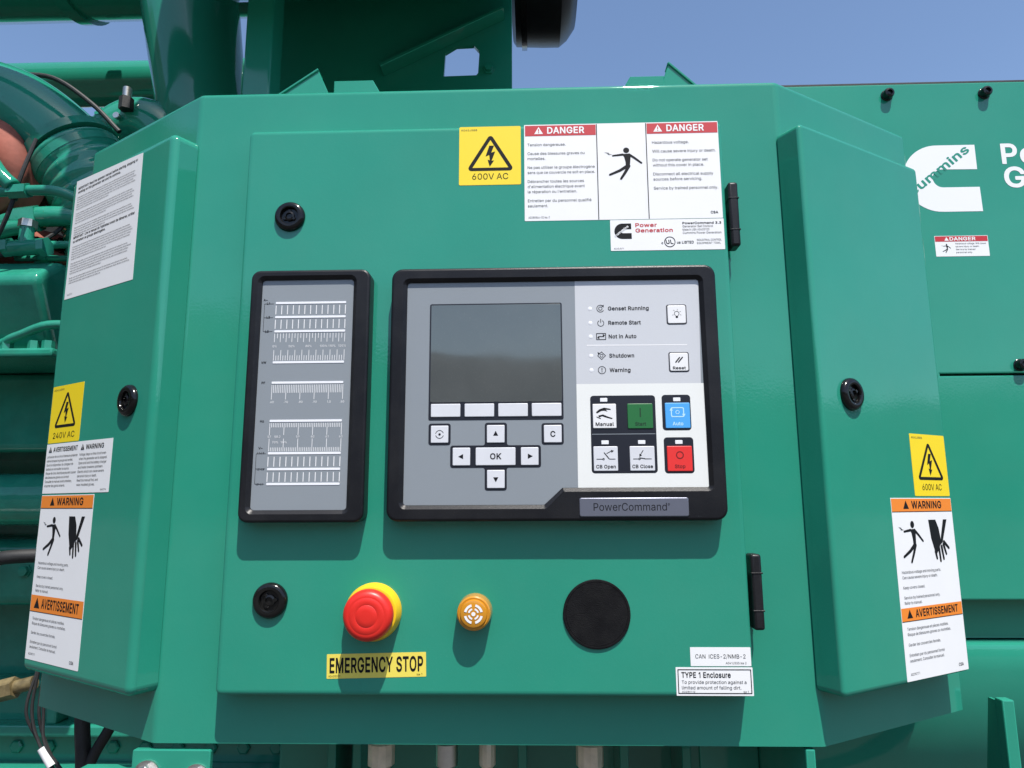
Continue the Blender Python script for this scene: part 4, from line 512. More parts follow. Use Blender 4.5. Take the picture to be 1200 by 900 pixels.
def _glyph(ch, bold):
    k = (ch, bold)
    if k not in _gc:
        adv, l0, l1 = FONT.get(ch, FONT['-'])
        loops = l1 if bold else l0
        depth = [sum(_inside(l[0], m) for m in loops if m is not l) for l in loops]
        V, F = [], []
        for l, d in zip(loops, depth):
            if d % 2: continue
            group = [ccw(l)] + [ccw(h) for h, dh in zip(loops, depth) if dh == d + 1 and _inside(h[0], l)]
            polys = [[Vector((x, y, 0)) for x, y in q] for q in group]
            flat = [p for q in polys for p in q]
            o = len(V); V += [(p.x, p.y) for p in flat]
            for t in tessellate_polygon(polys):
                a, b, c = (flat[i] for i in t)
                cr = (b - a).cross(c - a).z
                if abs(cr) < 1e-6: continue
                F.append(tuple(o + i for i in (t if cr > 0 else (t[0], t[2], t[1]))))
        _gc[k] = (V, F, adv + (30 if bold else 0))
    return _gc[k]
_tc = {}
def _glyphs(s, bold, res=2):
    off = bold >= 0.022
    k = (s, off)
    if k not in _tc:
        V, F, x = [], [], 0.0
        for ch in s:
            v, f, adv = _glyph(ch, off)
            o = len(V); V += [(px + x, py) for px, py in v]; F += [tuple(o + i for i in t) for t in f]
            x += adv
        xs = [p[0] for p in V] or [0, 1]
        _tc[k] = (V, F, min(xs), max(xs))
    return _tc[k]
def text(bm, s, x, y, h, w=None, z=0.0, bold=0.0, align='l', ang=0.0, mat=0, res=2, slant=0.0):
    """flat lettering: cap height h, baseline y, squeezed or stretched to width w"""
    v, f, a, b = _glyphs(s, bold, res)
    k = h / CAP
    kx = k if w is None else w / max(1e-6, b - a)
    W = (b - a) * kx
    off = {'l': 0, 'c': -W / 2, 'r': -W}[align]
    ca, sa = math.cos(R(ang)), math.sin(R(ang))
    vs = []
    for px, py in v:
        lx, ly = (px - a) * kx + off + slant * py * k, py * k
        vs.append(bm.verts.new((x + lx * ca - ly * sa, y + lx * sa + ly * ca, z)))
    for q in f:
        try:
            bm.faces.new([vs[i] for i in q]).material_index = mat
        except ValueError:
            pass

# ---- objects
def frame_matrix(origin, x, n):
    x = Vector(x).normalized(); n = Vector(n).normalized(); y = n.cross(x)
    return Matrix(((x.x, y.x, n.x, origin[0]), (x.y, y.y, n.y, origin[1]), (x.z, y.z, n.z, origin[2]), (0, 0, 0, 1)))

def tag(o, label=None, cat=None, group=None, kind=None):
    if label: o['label'] = label
    if cat: o['category'] = cat
    if group: o['group'] = group
    if kind: o['kind'] = kind
    return o

def empty(name, mat, label, cat, group=None):
    o = bpy.data.objects.new(name, None)
    o.empty_display_size = 0.02
    COL.objects.link(o)
    o.matrix_world = mat
    return tag(o, label, cat, group)

def obj(name, bm, mats, parent=None, mat4=None, scale=1.0, label=None, kind=None, sharp=35, weld=True):
    if scale != 1.0:
        bmesh.ops.scale(bm, vec=(scale,) * 3, verts=bm.verts)
    if weld:
        bmesh.ops.remove_doubles(bm, verts=bm.verts, dist=1e-6)
    me = bpy.data.meshes.new(name)
    bm.to_mesh(me); bm.free()
    for m in (mats if isinstance(mats, (list, tuple)) else [mats]):
        me.materials.append(M[m] if isinstance(m, str) else m)
    flags = [q.use_smooth for q in me.polygons]
    me.set_sharp_from_angle(angle=R(sharp))
    me.polygons.foreach_set('use_smooth', flags)
    o = bpy.data.objects.new(name, me)
    COL.objects.link(o)
    if parent: o.parent = parent
    if mat4 is not None: o.matrix_local = mat4
    if label: o['label'] = label
    if kind: o['kind'] = kind
    return o

def copy_tree(o, parent=None):
    c = o.copy(); COL.objects.link(c)
    c.parent = parent
    for ch in o.children:
        copy_tree(ch, c)
    return c

NB = bmesh.new
MM = 0.001
HW = 0.3187                       # half width of the cabinet front
HH = 0.340                        # half height
FA = R(31.8)                      # angle of the side facets
uL = Vector((math.cos(FA), -math.sin(FA), 0)); nL = Vector((-math.sin(FA), -math.cos(FA), 0))
uR = Vector((math.cos(FA), math.sin(FA), 0)); nR = Vector((math.sin(FA), -math.cos(FA), 0))
DOOR_T, COVER_T = 0.025, 0.028
def FRONT(x=0, z=0, d=DOOR_T): return frame_matrix((x * MM, -d, z * MM), (1, 0, 0), (0, -1, 0))
def LEFT(x=0, z=0, d=COVER_T): o = Vector((-HW, 0, 0)) + nL * d + uL * x * MM; return frame_matrix((o.x, o.y, z * MM), uL, nL)
def RIGHT(x=0, z=0, d=COVER_T): o = Vector((HW, 0, 0)) + nR * d + uR * x * MM; return frame_matrix((o.x, o.y, z * MM), uR, nR)
BACK_Y = 0.20
def BACK(x=0, z=0, d=0): return frame_matrix((x * MM, BACK_Y - d, z * MM), (1, 0, 0), (0, -1, 0))
GROUND_Z = -1.55

# ------------------------------------------------------------------ setting
bm = NB()
S = 700
sheet(bm, [(-S, -S), (S, -S), (S, S), (-S, S)], 0)
g = obj('ground', bm, 'ground'); g.location.z = GROUND_Z
tag(g, 'grey gravel yard under and around the generator', kind='structure')

# wooded hills across the yard, seen mirrored in the glass and the gloss paint
bm = NB()
rows = []
for i in range(131):
    az = -130 + 230 * i / 130                       # 0 = straight behind the camera, + = camera right
    prof = [(-131, 20), (-112, 27), (-80, 27), (-52, 16), (-26, 14.5), (-11, 12.3), (-3, 12.1), (0.5, 11.7), (4, 11.9), (9, 10.8), (15, 8.8), (24, 8.0), (45, 7.5), (100, 7)]
    for (a0, e0), (a1, e1) in zip(prof, prof[1:]):
        if a0 <= az <= a1:
            t = (az - a0) / (a1 - a0); t = t * t * (3 - 2 * t); el = e0 + (e1 - e0) * t
    el += 0.25 * noise.noise(Vector((az * 0.25, 0, 3))) + 0.2 * noise.noise(Vector((az * 0.9, 5, 3)))
    d = 150
    dirv = Vector((math.sin(R(az)), -math.cos(R(az)), 0))
    top = d * math.tan(R(el)) + 1.5
    rows.append([dirv * (d - 55) + Vector((0, 0, GROUND_Z - 0.3)), dirv * (d - 40) + Vector((0, 0, GROUND_Z + top * 0.42)), dirv * (d - 18) + Vector((0, 0, GROUND_Z + top * 0.8)),
                 dirv * d + Vector((0, 0, GROUND_Z + top)), dirv * (d + 40) + Vector((0, 0, GROUND_Z + top * 0.6)), dirv * (d + 90) + Vector((0, 0, GROUND_Z - 0.3))])
prev = None
for r in rows:
    cur = [bm.verts.new(p) for p in r]
    if prev:
        for k in range(5):
            f = bm.faces.new((prev[k], cur[k], cur[k + 1], prev[k + 1])); f.smooth = True
    prev = cur
bmesh.ops.recalc_face_normals(bm, faces=bm.faces)
tag(obj('hills', bm, 'hill', sharp=180), 'dark wooded hills facing the generator across the yard', kind='structure')

# ------------------------------------------------------------------ control cabinet
cab = empty('control_cabinet', Matrix.Translation((0, 0, -HH)), 'green sheet metal control cabinet with a front door and two angled wings', 'control cabinet')
ZB = Matrix.Translation((0, 0, HH))                                     # part coordinates are measured from the cabinet's middle
FL = 0.237
pl = [(-HW, 0), (HW, 0), (HW + FL * math.cos(FA), FL * math.sin(FA)), (HW + FL * math.cos(FA), 0.36), (-HW - FL * math.cos(FA), 0.36), (-HW - FL * math.cos(FA), FL * math.sin(FA))]
pl = fillet(pl, [0.014, 0.014, 0.006, 0.004, 0.004, 0.006], 6)
bm = NB()
plate(bm, pl, -HH, HH, 0.0022, 5, bev_d=0.0050)
housing = obj('housing', bm, 'green', cab, ZB)

def part(name, bm, mats, m, parent=cab, inv=None, **k):
    """a part of the cabinet given in world coordinates by matrix m"""
    o = obj(name, bm, mats, parent, **k)
    pw = parent.matrix_world if parent is cab else WORLD[parent.name]
    o.matrix_local = pw.inverted() @ m
    WORLD[o.name] = m
    return o
WORLD = {}
bm = NB()
plate(bm, rrect(-250.5, -290, 250, 279.8, 5.5, 5), 1.0, 25, 4.6, 5, bev_d=2.4)
door = part('door', bm, 'green', FRONT(d=0), scale=MM)
covL = NB(); plate(covL, rrect(-222.5, -294, 0.8, 283, 9.5, 6), 0, 28, 8.5, 6, bev_d=7.0)
covL = part('side_cover', covL, 'green', LEFT(d=0), scale=MM, label='left wing cover with the long instruction sheet')
covR = NB(); plate(covR, rrect(-4, -291, 207.5, 277, 6, 5), 0, 28, 5.0, 5, bev_d=4.0)
covR = part('side_cover', covR, 'green', RIGHT(d=0), scale=MM, label='right wing cover with one warning strip')

def latch_bm():
    bm = NB()
    lathe(bm, [(15.9, 0), (15.9, 1.6), (15.2, 3.6), (13.6, 5.0), (11.0, 5.4), (9.4, 5.0), (8.9, 4.2), (8.5, 1.6), (5.4, 1.6), (5.1, 3.6), (3.4, 4.2), (3.0, 2.4), (0, 2.4)], 40)
    for k in range(3):
        a = R(90 + 120 * k)
        box(bm, 5.6 * math.cos(a) - 1.5, 5.6 * math.sin(a) - 1.5, 1.4, 5.6 * math.cos(a) + 1.5, 5.6 * math.sin(a) + 1.5, 3.8, 0.4, 1)
    return bm
latch = part('latch', latch_bm(), 'black_gloss', FRONT(-202.0, 181.8), parent=door, scale=MM)
def add_latch(parent, m, s=1.0):
    o = latch.copy(); COL.objects.link(o); o.parent = parent
    o.matrix_local = WORLD[parent.name].inverted() @ m @ Matrix.Scale(s, 4)
    return o
add_latch(door, FRONT(-202.2, -204.5) @ Matrix.Rotation(R(35), 4, 'Z'), 1.05)
add_latch(covL, LEFT(-43.8, -7.0), 1.05)
add_latch(covR, RIGHT(43.5, -7.5) @ Matrix.Rotation(R(60), 4, 'Z'), 1.05)

def hinge_bm():
    bm = NB()
    box(bm, -5.0, -34.5, -16, 5.0, 34.5, 3, 2.6, 3)
    for yy in (-17, 17):
        box(bm, -5.4, yy - 0.7, -15, 5.4, yy + 0.7, 3.4, 0.3, 1)
    return bm
h1 = part('hinge', hinge_bm(), 'black', FRONT(257.5, 176.5), parent=door, scale=MM)
h2 = h1.copy(); COL.objects.link(h2); h2.parent = door
h2.matrix_local = WORLD[door.name].inverted() @ FRONT(257.8, -197)

# brackets standing on the roof of the cabinet
for tri_, edge, tab in (([(-301, 340), (-178, 340), (-207, 406)], (0, 2), [(-186, 340), (-112, 340), (-139, 388.5), (-186, 388.5)]),
                        ([(195, 340), (281, 340), (215.5, 404)], (1, 2), [(143, 340), (209, 340), (209, 385.5), (169, 385.5)])):
    bm = NB()
    plate(bm, tri_, 0, 4, 0.8, 1)
    a = Vector(tri_[edge[0]]); b = Vector(tri_[edge[1]]); d = (b - a).normalized(); c_ = (Vector(tri_[0]) + Vector(tri_[1]) + Vector(tri_[2])) / 3
    nn = Vector((-d.y, d.x)) * 2.6
    if nn.dot(c_ - a) < 0: nn = -nn
    plate(bm, [tuple(a), tuple(b), tuple(b + nn), tuple(a + nn)], -12, 6, 0.5, 1)
    part('roof_bracket', bm, 'green', frame_matrix((0, 0.06, 0), (1, 0, 0), (0, -1, 0)), scale=MM)
    bm = NB()
    plate(bm, tab, 0, 4, 0.8, 1)
    part('roof_tab', bm, 'green', frame_matrix((0, 0.058, 0), (1, 0, 0), (0, -1, 0)), scale=MM)

# ------------------------------------------------------------------ bar graph meter
bc = (-171.8, -6.0)
meter = empty('bar_graph_meter', FRONT(*bc), 'grey bar graph meter in a tall black bezel on the door', 'meter')
def loc(pts, c): return [(x - c[0], y - c[1]) for x, y in pts]
bm = NB()
frame(bm, loc(rrect(-232, -131.5, -111.5, 118, 9, 6), bc), loc(rrect(-221.5, -120, -128.5, 108.5, 3.5, 4), bc), 0, 18.2, 2.6, 3.6, 3.0, 4)
obj('bezel', bm, 'black', meter, scale=MM)
bm = NB()
plate(bm, loc(rrect(-221.3, -119.8, -128.7, 108.3, 3.4, 4), bc), 1, 14)
face = obj('faceplate', bm, 'overlay', meter, scale=MM)
ZP = 14.15
bars = [(84.7, 1.1), (70.1, 1.1), (55.5, 1.1), (24.0, 1.1), (3.6, 1.1), (-34.2, 1.1), (-65.7, 1.1), (-81.0, 1.1), (-95.2, 1.1)]
for y, hgt in bars:
    bm = NB()
    plate(bm, loc(rrect(-207, y - hgt, -136, y + hgt, 0.5, 2), bc), 14.0, 14.35, 0.1, 1)
    obj('bar_lamp', bm, 'lens', meter, scale=MM)
def scale_part(bm): obj('scale', bm, 'white_ink', meter, scale=MM, weld=False, kind='stuff')
for y0, y1, nn in ((73, 82.2, 13), (58.2, 67.5, 13), (-78.4, -69, 13), (-93, -84, 13)):
    bm = NB()
    for i in range(nn):
        x = -206.5 + 70 * i / (nn - 1)
        sheet(bm, loc([(x - .38, y0), (x + .38, y0), (x + .38, y1), (x - .38, y1)], bc), ZP)
    scale_part(bm)
def comb(bm, yb, yt_long, yt_short, n, every, w=0.5):
    for i in range(n):
        x = -206.5 + 70.3 * i / (n - 1)
        yt = yt_long if i % every == 0 else yt_short
        sheet(bm, loc([(x - w / 2, min(yb, yt)), (x + w / 2, min(yb, yt)), (x + w / 2, max(yb, yt)), (x - w / 2, max(yb, yt))], bc), ZP)
bm = NB(); comb(bm, 53.5, 44.5, 48.5, 25, 2); scale_part(bm)
bm = NB(); comb(bm, 26.0, 36.5, 31.0, 31, 3); scale_part(bm)
bm = NB(); comb(bm, 1.6, -13.0, -6.5, 41, 8); scale_part(bm)
bm = NB(); comb(bm, -36.2, -48, -40.5, 41, 8); scale_part(bm)
bm = NB(); comb(bm, -63.8, -51.5, -60, 41, 8); scale_part(bm)
bm = NB()
for s, x, y in (('0%', -206, 39.3), ('50%', -189, 39.3), ('80%', -172, 39.3), ('100%', -157, 39.3), ('110%', -148.6, 39.3), ('120%', -138.5, 39.3),
                ('.60', -206, -16.6), ('.70', -192, -16.6), ('.80', -177.5, -16.6), ('.90', -163.5, -16.6), ('1.0', -149.5, -16.6), ('.80', -136.5, -16.6),
                ('57', -206.5, -50.6), ('58.2', -198.5, -50.6), ('59', -178.5, -50.6), ('60', -164, -50.6), ('61', -150, -50.6), ('63', -136.5, -50.6), ('70%', -200.5, -56.0), ('90%', -192, -56.0)):
    text(bm, s, x - bc[0], y - bc[1], 2.1, z=ZP, bold=0.02, align='c')
obj('scale_numbers', bm, 'white_ink', meter, scale=MM, weld=False, kind='stuff')
bm = NB()
for s, x, y in (('A~', -217.5, 87), ('L1', -214.5, 83.4), ('L2', -214, 69.1), ('L3', -214.5, 54.5), ('kW', -215.8, 23), ('PF', -215.3, 2.6), ('Hz', -214.5, -35.4), ('V~', -214.5, -61.6), ('L1-L2', -214, -66), ('L2-L3', -213.5, -81.7), ('L3-L1', -213.8, -96)):
    text(bm, s, x - bc[0], y - bc[1], 2.2 if len(s) == 2 else 1.6, z=ZP, bold=0.025, align='c')
for y0, y1 in ((55.5, 84), (-95, -66)):
    sheet(bm, loc([(-218.6, y0), (-218.2, y0), (-218.2, y1), (-218.6, y1)], bc), ZP)
    for y in (y0, (y0 + y1) / 2, y1):
        sheet(bm, loc([(-218.2, y - .2), (-209, y - .2), (-209, y + .2), (-218.2, y + .2)], bc), ZP - 0.02)
obj('quantity_letters', bm, 'ink', meter, scale=MM, weld=False, kind='stuff')

# ------------------------------------------------------------------ operator panel
oc = (70.5, -6.5)
panel = empty('operator_panel', FRONT(*oc), 'wide operator panel with a dark screen and membrane keys in a black bezel', 'operator panel')
L = lambda pts: loc(pts, oc)
inner = [(-74.6, -116), (59.8, -116), (77.0, -100.3), (215, -100.3), (214.6, 103.2), (-74.6, 103.6)]
inner = fillet(inner, [3, 1.5, 1.5, 2, 3, 3], 4)
bm = NB()
frame(bm, L(rrect(-90, -131, 230.6, 117.6, 11, 7)), L(inner), 0, 18.2, 2.8, 3.6, 3.0, 4)
obj('bezel', bm, 'black', panel, scale=MM)
bm = NB(); plate(bm, L(inset(ccw(inner), 0.2)), 1, 14)
obj('faceplate', bm, 'overlay', panel, scale=MM)
bm = NB(); sheet(bm, L(fillet([(92.1, -0.6), (212, -0.8), (214.4, 103.0), (92.4, 103.2)], [0, 0, 2.5, 0], 3)), 14.12)
obj('silver_overlay', bm, 'silver_overlay', panel, scale=MM)
bm = NB(); sheet(bm, L(fillet([(91.8, -100.1), (214.8, -100.1), (214.5, -0.8), (92.1, -0.6)], [0, 1.5, 0, 0], 3)), 14.12)
obj('white_overlay', bm, 'white_overlay', panel, scale=MM)
bm = NB(); sheet(bm, L([(102.9, 37.2), (200.5, 36.7), (200.5, 37.7), (102.9, 38.2)]), 14.2)
obj('divider_line', bm, 'white_ink', panel, scale=MM)
ZF = 14.15
def well(pts, name='key_surround'):
    bm = NB(); plate(bm, L(pts), 14.0, 14.22, 0.05, 1); return obj(name, bm, 'key_well', panel, scale=MM)
# screen
bm = NB(); plate(bm, L(rrect(-51.6, -35, 79.2, 81.4, 1.8, 4)), 14.0, 14.22, 0.05, 1)
obj('screen_surround', bm, 'key_well', panel, scale=MM)
bm = NB(); plate(bm, L(rrect(-50.2, -17.2, 77.9, 80.1, 0.8, 3)), 14.0, 14.5, 0.12, 1)
obj('screen', bm, 'screen', panel, scale=MM)
ZK = 15.1
def key(x0, y0, x1, y1, mat='key', r=0.8, name='key', label=None):
    bm = NB(); plate(bm, L(rrect(x0, y0, x1, y1, r, 3)), 14.0, 15.0, 0.5, 3)
    return obj(name, bm, mat, panel, scale=MM, label=label)
def sym(parent, bm, mat='ink', name='symbol'):
    return obj(name, bm, mat, parent, scale=MM, weld=False)
for x in (-49.2, -16.4, 16.2, 48.6):
    key(x, -31.8, x + 28.6, -19.0, name='soft_key')
# cross shaped surround of the arrow keys and single surrounds
cross = [(3.2, -102.4), (24.2, -102.4), (24.2, -80.8), (57.0, -80.8), (57.0, -59.4), (24.6, -59.4), (24.6, -37.6), (3.2, -37.6), (3.2, -59.4), (-30, -59.4), (-30, -80.8), (3.2, -80.8)]
well(fillet(cross, [2.5, 2.5, 2, 2.5, 2.5, 2, 2.5, 2.5, 2, 2.5, 2.5, 2], 4))
well(rrect(-51.2, -59, -29.8, -38, 2.5, 4)); well(rrect(57.8, -59.2, 79, -38.4, 2.5, 4))
def tri(cx, cy, r, a): return [(cx + r * math.cos(R(a + k)), cy + r * math.sin(R(a + k))) for k in (0, 125, 235)]
def ring(bm, cx, cy, r0, r1, z, n=24, a0=0, a1=360):
    if a1 - a0 >= 360:
        sheet(bm, circle(cx, cy, r1, n), z, holes=[circle(cx, cy, r0, n)])
    else:
        sheet(bm, circle(cx, cy, r1, n, a0, a1) + circle(cx, cy, r0, n, a0, a1)[::-1], z)
k_ = key(-48.9, -56.8, -32, -40.2, name='home_key'); bm = NB()
c = (-40.4 - oc[0], -48.6 - oc[1])
ring(bm, *c, 3.5, 4.1, ZK, 24, 20, 170); ring(bm, *c, 3.5, 4.1, ZK, 24, 195, 345); sheet(bm, circle(*c, 1.2, 14), ZK); sym(k_, bm)
k_ = key(60, -57.2, 77, -40.4, name='cancel_key'); bm = NB(); text(bm, 'C', 68.6 - oc[0], -51.6 - oc[1], 5.2, bold=0.04, align='c', z=ZK); sym(k_, bm, name='lettering')
for (x0, y0, x1, y1, a) in ((5.2, -57.0, 22.2, -40, 90), (-27.6, -78.6, -10.8, -61.6, 180), (37.8, -78.6, 54.6, -61.6, 0), (5.4, -100.2, 22.2, -83, 270)):
    k_ = key(x0, y0, x1, y1, name='arrow_key'); bm = NB(); sheet(bm, L(tri((x0 + x1) / 2, (y0 + y1) / 2, 3.0, a)), ZK); sym(k_, bm)
k_ = key(-5.5, -78.6, 32.6, -61.6, name='ok_key'); bm = NB(); text(bm, 'OK', 13.7 - oc[0], -72.7 - oc[1], 5.4, bold=0.03, align='c', z=ZK); sym(k_, bm, name='lettering')
# start, stop and breaker keys with their lamps
well(rrect(105, -86.8, 167.4, -12.2, 3.2, 5)); well(rrect(173.6, -46.4, 201, -12.0, 3.2, 5)); well(rrect(174.0, -87.2, 202, -53.0, 3.2, 5))
bm = NB(); sheet(bm, L([(106, -49.8), (166.5, -49.8), (166.5, -49.2), (106, -49.2)]), 14.3); obj('divider_line', bm, 'overlay', panel, scale=MM)
for x, y in ((114.6, -18.2), (184.6, -18.4), (114.8, -59.2), (149.6, -59.2), (184.8, -59.4)):
    bm = NB(); plate(bm, L(rrect(x, y, x + 6.9, y + 3.6, 0.4, 2)), 14.2, 14.6, 0.15, 1); obj('indicator_lamp', bm, 'lens', panel, scale=MM)
def line2(bm, x0, y0, x1, y1, w, z=ZK, c=oc):
    sheet(bm, loc(capsule2d(x0, y0, x1, y1, w / 2), c), z)
k_ = key(107.2, -43.9, 129.6, -20.4, 'white_key', name='mode_key'); bm = NB()
text(bm, 'Manual', 118.4 - oc[0], -41.6 - oc[1], 3.3, w=17.5, bold=0.035, align='c', z=ZK)
sheet(bm, L([(110.2, -28.5), (113.5, -25.6), (118, -24.0), (124.2, -25.2), (124.6, -26.3), (119.5, -26.0), (121.5, -27.8), (118, -27.0), (115.4, -27.2), (111.2, -29.6)]), ZK)
sheet(bm, L([(112.5, -31.6), (117, -30.6), (121.4, -32.6), (126, -34.2), (125.6, -35.2), (120.6, -33.9), (116.4, -32.4), (113.0, -33.4)]), ZK)
line2(bm, 111, -33.0, 114.5, -34.6, 0.8); sym(k_, bm)
k_ = key(140.4, -44.4, 164.6, -20.3, 'key_green', name='start_key', label='dark green start key'); bm = NB()
line2(bm, 152.6, -25, 152.6, -33, 1.1); text(bm, 'Start', 152.6 - oc[0], -41.6 - oc[1], 3.2, bold=0.04, align='c', z=ZK); sym(k_, bm, 'dark_green_ink')
k_ = key(176.4, -44.4, 200, -19.9, 'key_blue', name='auto_key', label='bright blue auto key'); bm = NB()
sheet(bm, L(rrect(181.8, -33.8, 194.4, -24.2, 1.6, 3)), ZK, holes=[L(rrect(182.8, -32.8, 193.4, -25.2, 1.0, 3))])
text(bm, 'Auto', 188.1 - oc[0], -41.6 - oc[1], 3.2, bold=0.03, align='c', z=ZK)
sheet(bm, L(tri(194, -31.8, 2, -90)), ZK + .02); sheet(bm, L(tri(182.2, -26.4, 2, 90)), ZK + .02); ring(bm, 188.1 - oc[0], -29 - oc[1], 1.4, 2.0, ZK, 12); sym(k_, bm, 'pale_blue_ink')
k_ = key(107.0, -84.6, 130.0, -61.3, 'key', name='breaker_key'); bm = NB()
text(bm, 'CB Open', 118.5 - oc[0], -82.0 - oc[1], 3.1, w=18.5, bold=0.03, align='c', z=ZK)
line2(bm, 110, -73.4, 116, -73.4, 0.7); line2(bm, 122, -73.4, 127.4, -73.4, 0.7); line2(bm, 117.2, -67.4, 121.6, -73, 0.9); ring(bm, 116.4 - oc[0], -73.4 - oc[1], 0.5, 1.1, ZK, 12)
line2(bm, 119.6, -68, 123.5, -66, 0.7); sheet(bm, L(tri(124.8, -65.8, 1.7, 15)), ZK); sym(k_, bm)
k_ = key(141.4, -84.6, 164.8, -61.3, 'key', name='breaker_key'); bm = NB()
text(bm, 'CB Close', 153.1 - oc[0], -82.0 - oc[1], 3.1, w=19.5, bold=0.03, align='c', z=ZK)
line2(bm, 144.6, -73.4, 150, -73.4, 0.7); line2(bm, 155, -73.4, 161.6, -73.4, 0.7); line2(bm, 150.6, -72.4, 155.4, -73.2, 0.9); ring(bm, 150.4 - oc[0], -73.4 - oc[1], 0.5, 1.1, ZK, 12)
line2(bm, 154, -65.4, 151.6, -69, 0.7); sheet(bm, L(tri(151.2, -70, 1.7, -120)), ZK); sym(k_, bm)
k_ = key(176.6, -85.2, 200.2, -61.4, 'key_red', name='stop_key', label='bright red stop key'); bm = NB()
ring(bm, 188.6 - oc[0], -70 - oc[1], 2.7, 3.7, ZK, 24); text(bm, 'Stop', 188.4 - oc[0], -82.2 - oc[1], 3.2, bold=0.05, align='c', z=ZK); sym(k_, bm, 'dark_red_ink')
# lamp test and reset keys in grey outlines
for (x0, y0, x1, y1) in ((182.0, 58.0, 201.0, 77.4), (182.3, 10.6, 201.2, 29.6)):
    bm = NB(); sheet(bm, L(rrect(x0 - .4, y0 - .4, x1 + .4, y1 + .4, 2.0, 4)), 14.22); obj('key_outline', bm, 'grey_ink', panel, scale=MM)
k_ = key(182.7, 58.6, 200.4, 76.8, 'white_key', 1.5, name='lamp_test_key'); bm = NB()
c = (191.6 - oc[0], 67.6 - oc[1])
ring(bm, c[0], c[1] + .8, 2.0, 2.5, ZK, 20, -60, 240); sheet(bm, [(c[0] - 1.1, c[1] - 3.6), (c[0] + 1.1, c[1] - 3.6), (c[0] + 1.1, c[1] - 1.4), (c[0] - 1.1, c[1] - 1.4)], ZK)
for a in (-20, 30, 80, 130, 200):
    line2(bm, 191.6 + 3.4 * math.cos(R(a)), 68.4 + 3.4 * math.sin(R(a)), 191.6 + 4.6 * math.cos(R(a)), 68.4 + 4.6 * math.sin(R(a)), 0.35)
sym(k_, bm)
k_ = key(182.9, 11.2, 200.6, 29.0, 'white_key', 1.5, name='reset_key'); bm = NB()
line2(bm, 188.6, 19.8, 192.4, 24.4, 1.2); line2(bm, 191.2, 19.8, 195.2, 24.6, 1.2)
text(bm, 'Reset', 191.8 - oc[0], 12.8 - oc[1], 2.7, w=12.5, bold=0.03, align='c', z=ZK); sym(k_, bm)
# status rows: lamp, symbol, words
for y, s, w, kind in ((74.7, 'Genset Running', 40, 0), (60.2, 'Remote Start', 31.8, 1), (46.4, 'Not in Auto', 27, 2), (27.2, 'Shutdown', 24.2, 3), (12.9, 'Warning', 20.2, 4)):
    bm = NB(); lathe(bm, [(2.0, 14.1), (2.0, 14.22), (1.7, 14.3), (0, 14.34)], 18, center=(107.0 - oc[0], y - oc[1])); obj('status_lamp', bm, 'lens', panel, scale=MM)
    bm = NB(); text(bm, s, 124.6 - oc[0], y - 1.9 - oc[1], 3.7, w=w, bold=0.022, z=14.25); obj('status_lettering', bm, 'ink', panel, scale=MM, weld=False)
    bm = NB(); cx_, cy_ = 117.2 - oc[0], y - oc[1]; z = 14.25
    if kind == 0: ring(bm, cx_, cy_, 3.2, 3.8, z, 24, 40, 330); ring(bm, cx_, cy_, 1.4, 2.0, z, 16); sheet(bm, tri(cx_ + 2.6, cy_ + 2.6, 1.5, 60), z)
    elif kind == 1: ring(bm, cx_, cy_ - .4, 2.7, 3.3, z, 24, 120, 420); sheet(bm, [(cx_ - .3, cy_), (cx_ + .3, cy_), (cx_ + .3, cy_ + 4), (cx_ - .3, cy_ + 4)], z)
    elif kind == 2:
        sheet(bm, rrect(cx_ - 4.8, cy_ - 3.4, cx_ + 4.8, cy_ + 3.4, 0.6, 2), z, holes=[rrect(cx_ - 4.1, cy_ - 2.7, cx_ + 4.1, cy_ + 2.7, 0.4, 2)])
        sheet(bm, capsule2d(cx_ - 2.6, cy_, cx_ + 2.6, cy_, .4), z + .02); sheet(bm, tri(cx_ + 2.6, cy_ + 1.2, 1.5, 0), z + .02); sheet(bm, tri(cx_ - 2.6, cy_ - 1.2, 1.5, 180), z + .02)
    elif kind == 3:
        sheet(bm, circle(cx_, cy_, 4.2, 4), z, holes=[circle(cx_, cy_, 3.4, 4)]); ring(bm, cx_, cy_, 1.2, 1.7, z + .02, 14); sheet(bm, tri(cx_ - 3, cy_ + 2.6, 1.3, 135), z + .02)
    else: ring(bm, cx_, cy_, 3.3, 3.9, z, 24); sheet(bm, capsule2d(cx_, cy_ - .2, cx_, cy_ + 1.9, .4), z + .02); sheet(bm, circle(cx_, cy_ - 1.7, .5, 10), z + .02)
    obj('status_symbol', bm, 'ink', panel, scale=MM, weld=False)
bm = NB(); plate(bm, L(rrect(92.3, -127.2, 194, -109.6, 2.0, 4)), 17.5, 19.4, 0.9, 3)
npl = obj('nameplate', bm, 'plate', panel, scale=MM)
bm = NB(); text(bm, 'PowerCommand', 105.5 - oc[0], -121.6 - oc[1], 7.0, w=68, z=19.5); text(bm, '®', 174.4 - oc[0], -117.6 - oc[1], 2.6, z=19.5)
obj('lettering', bm, 'ink', npl, scale=MM, weld=False)

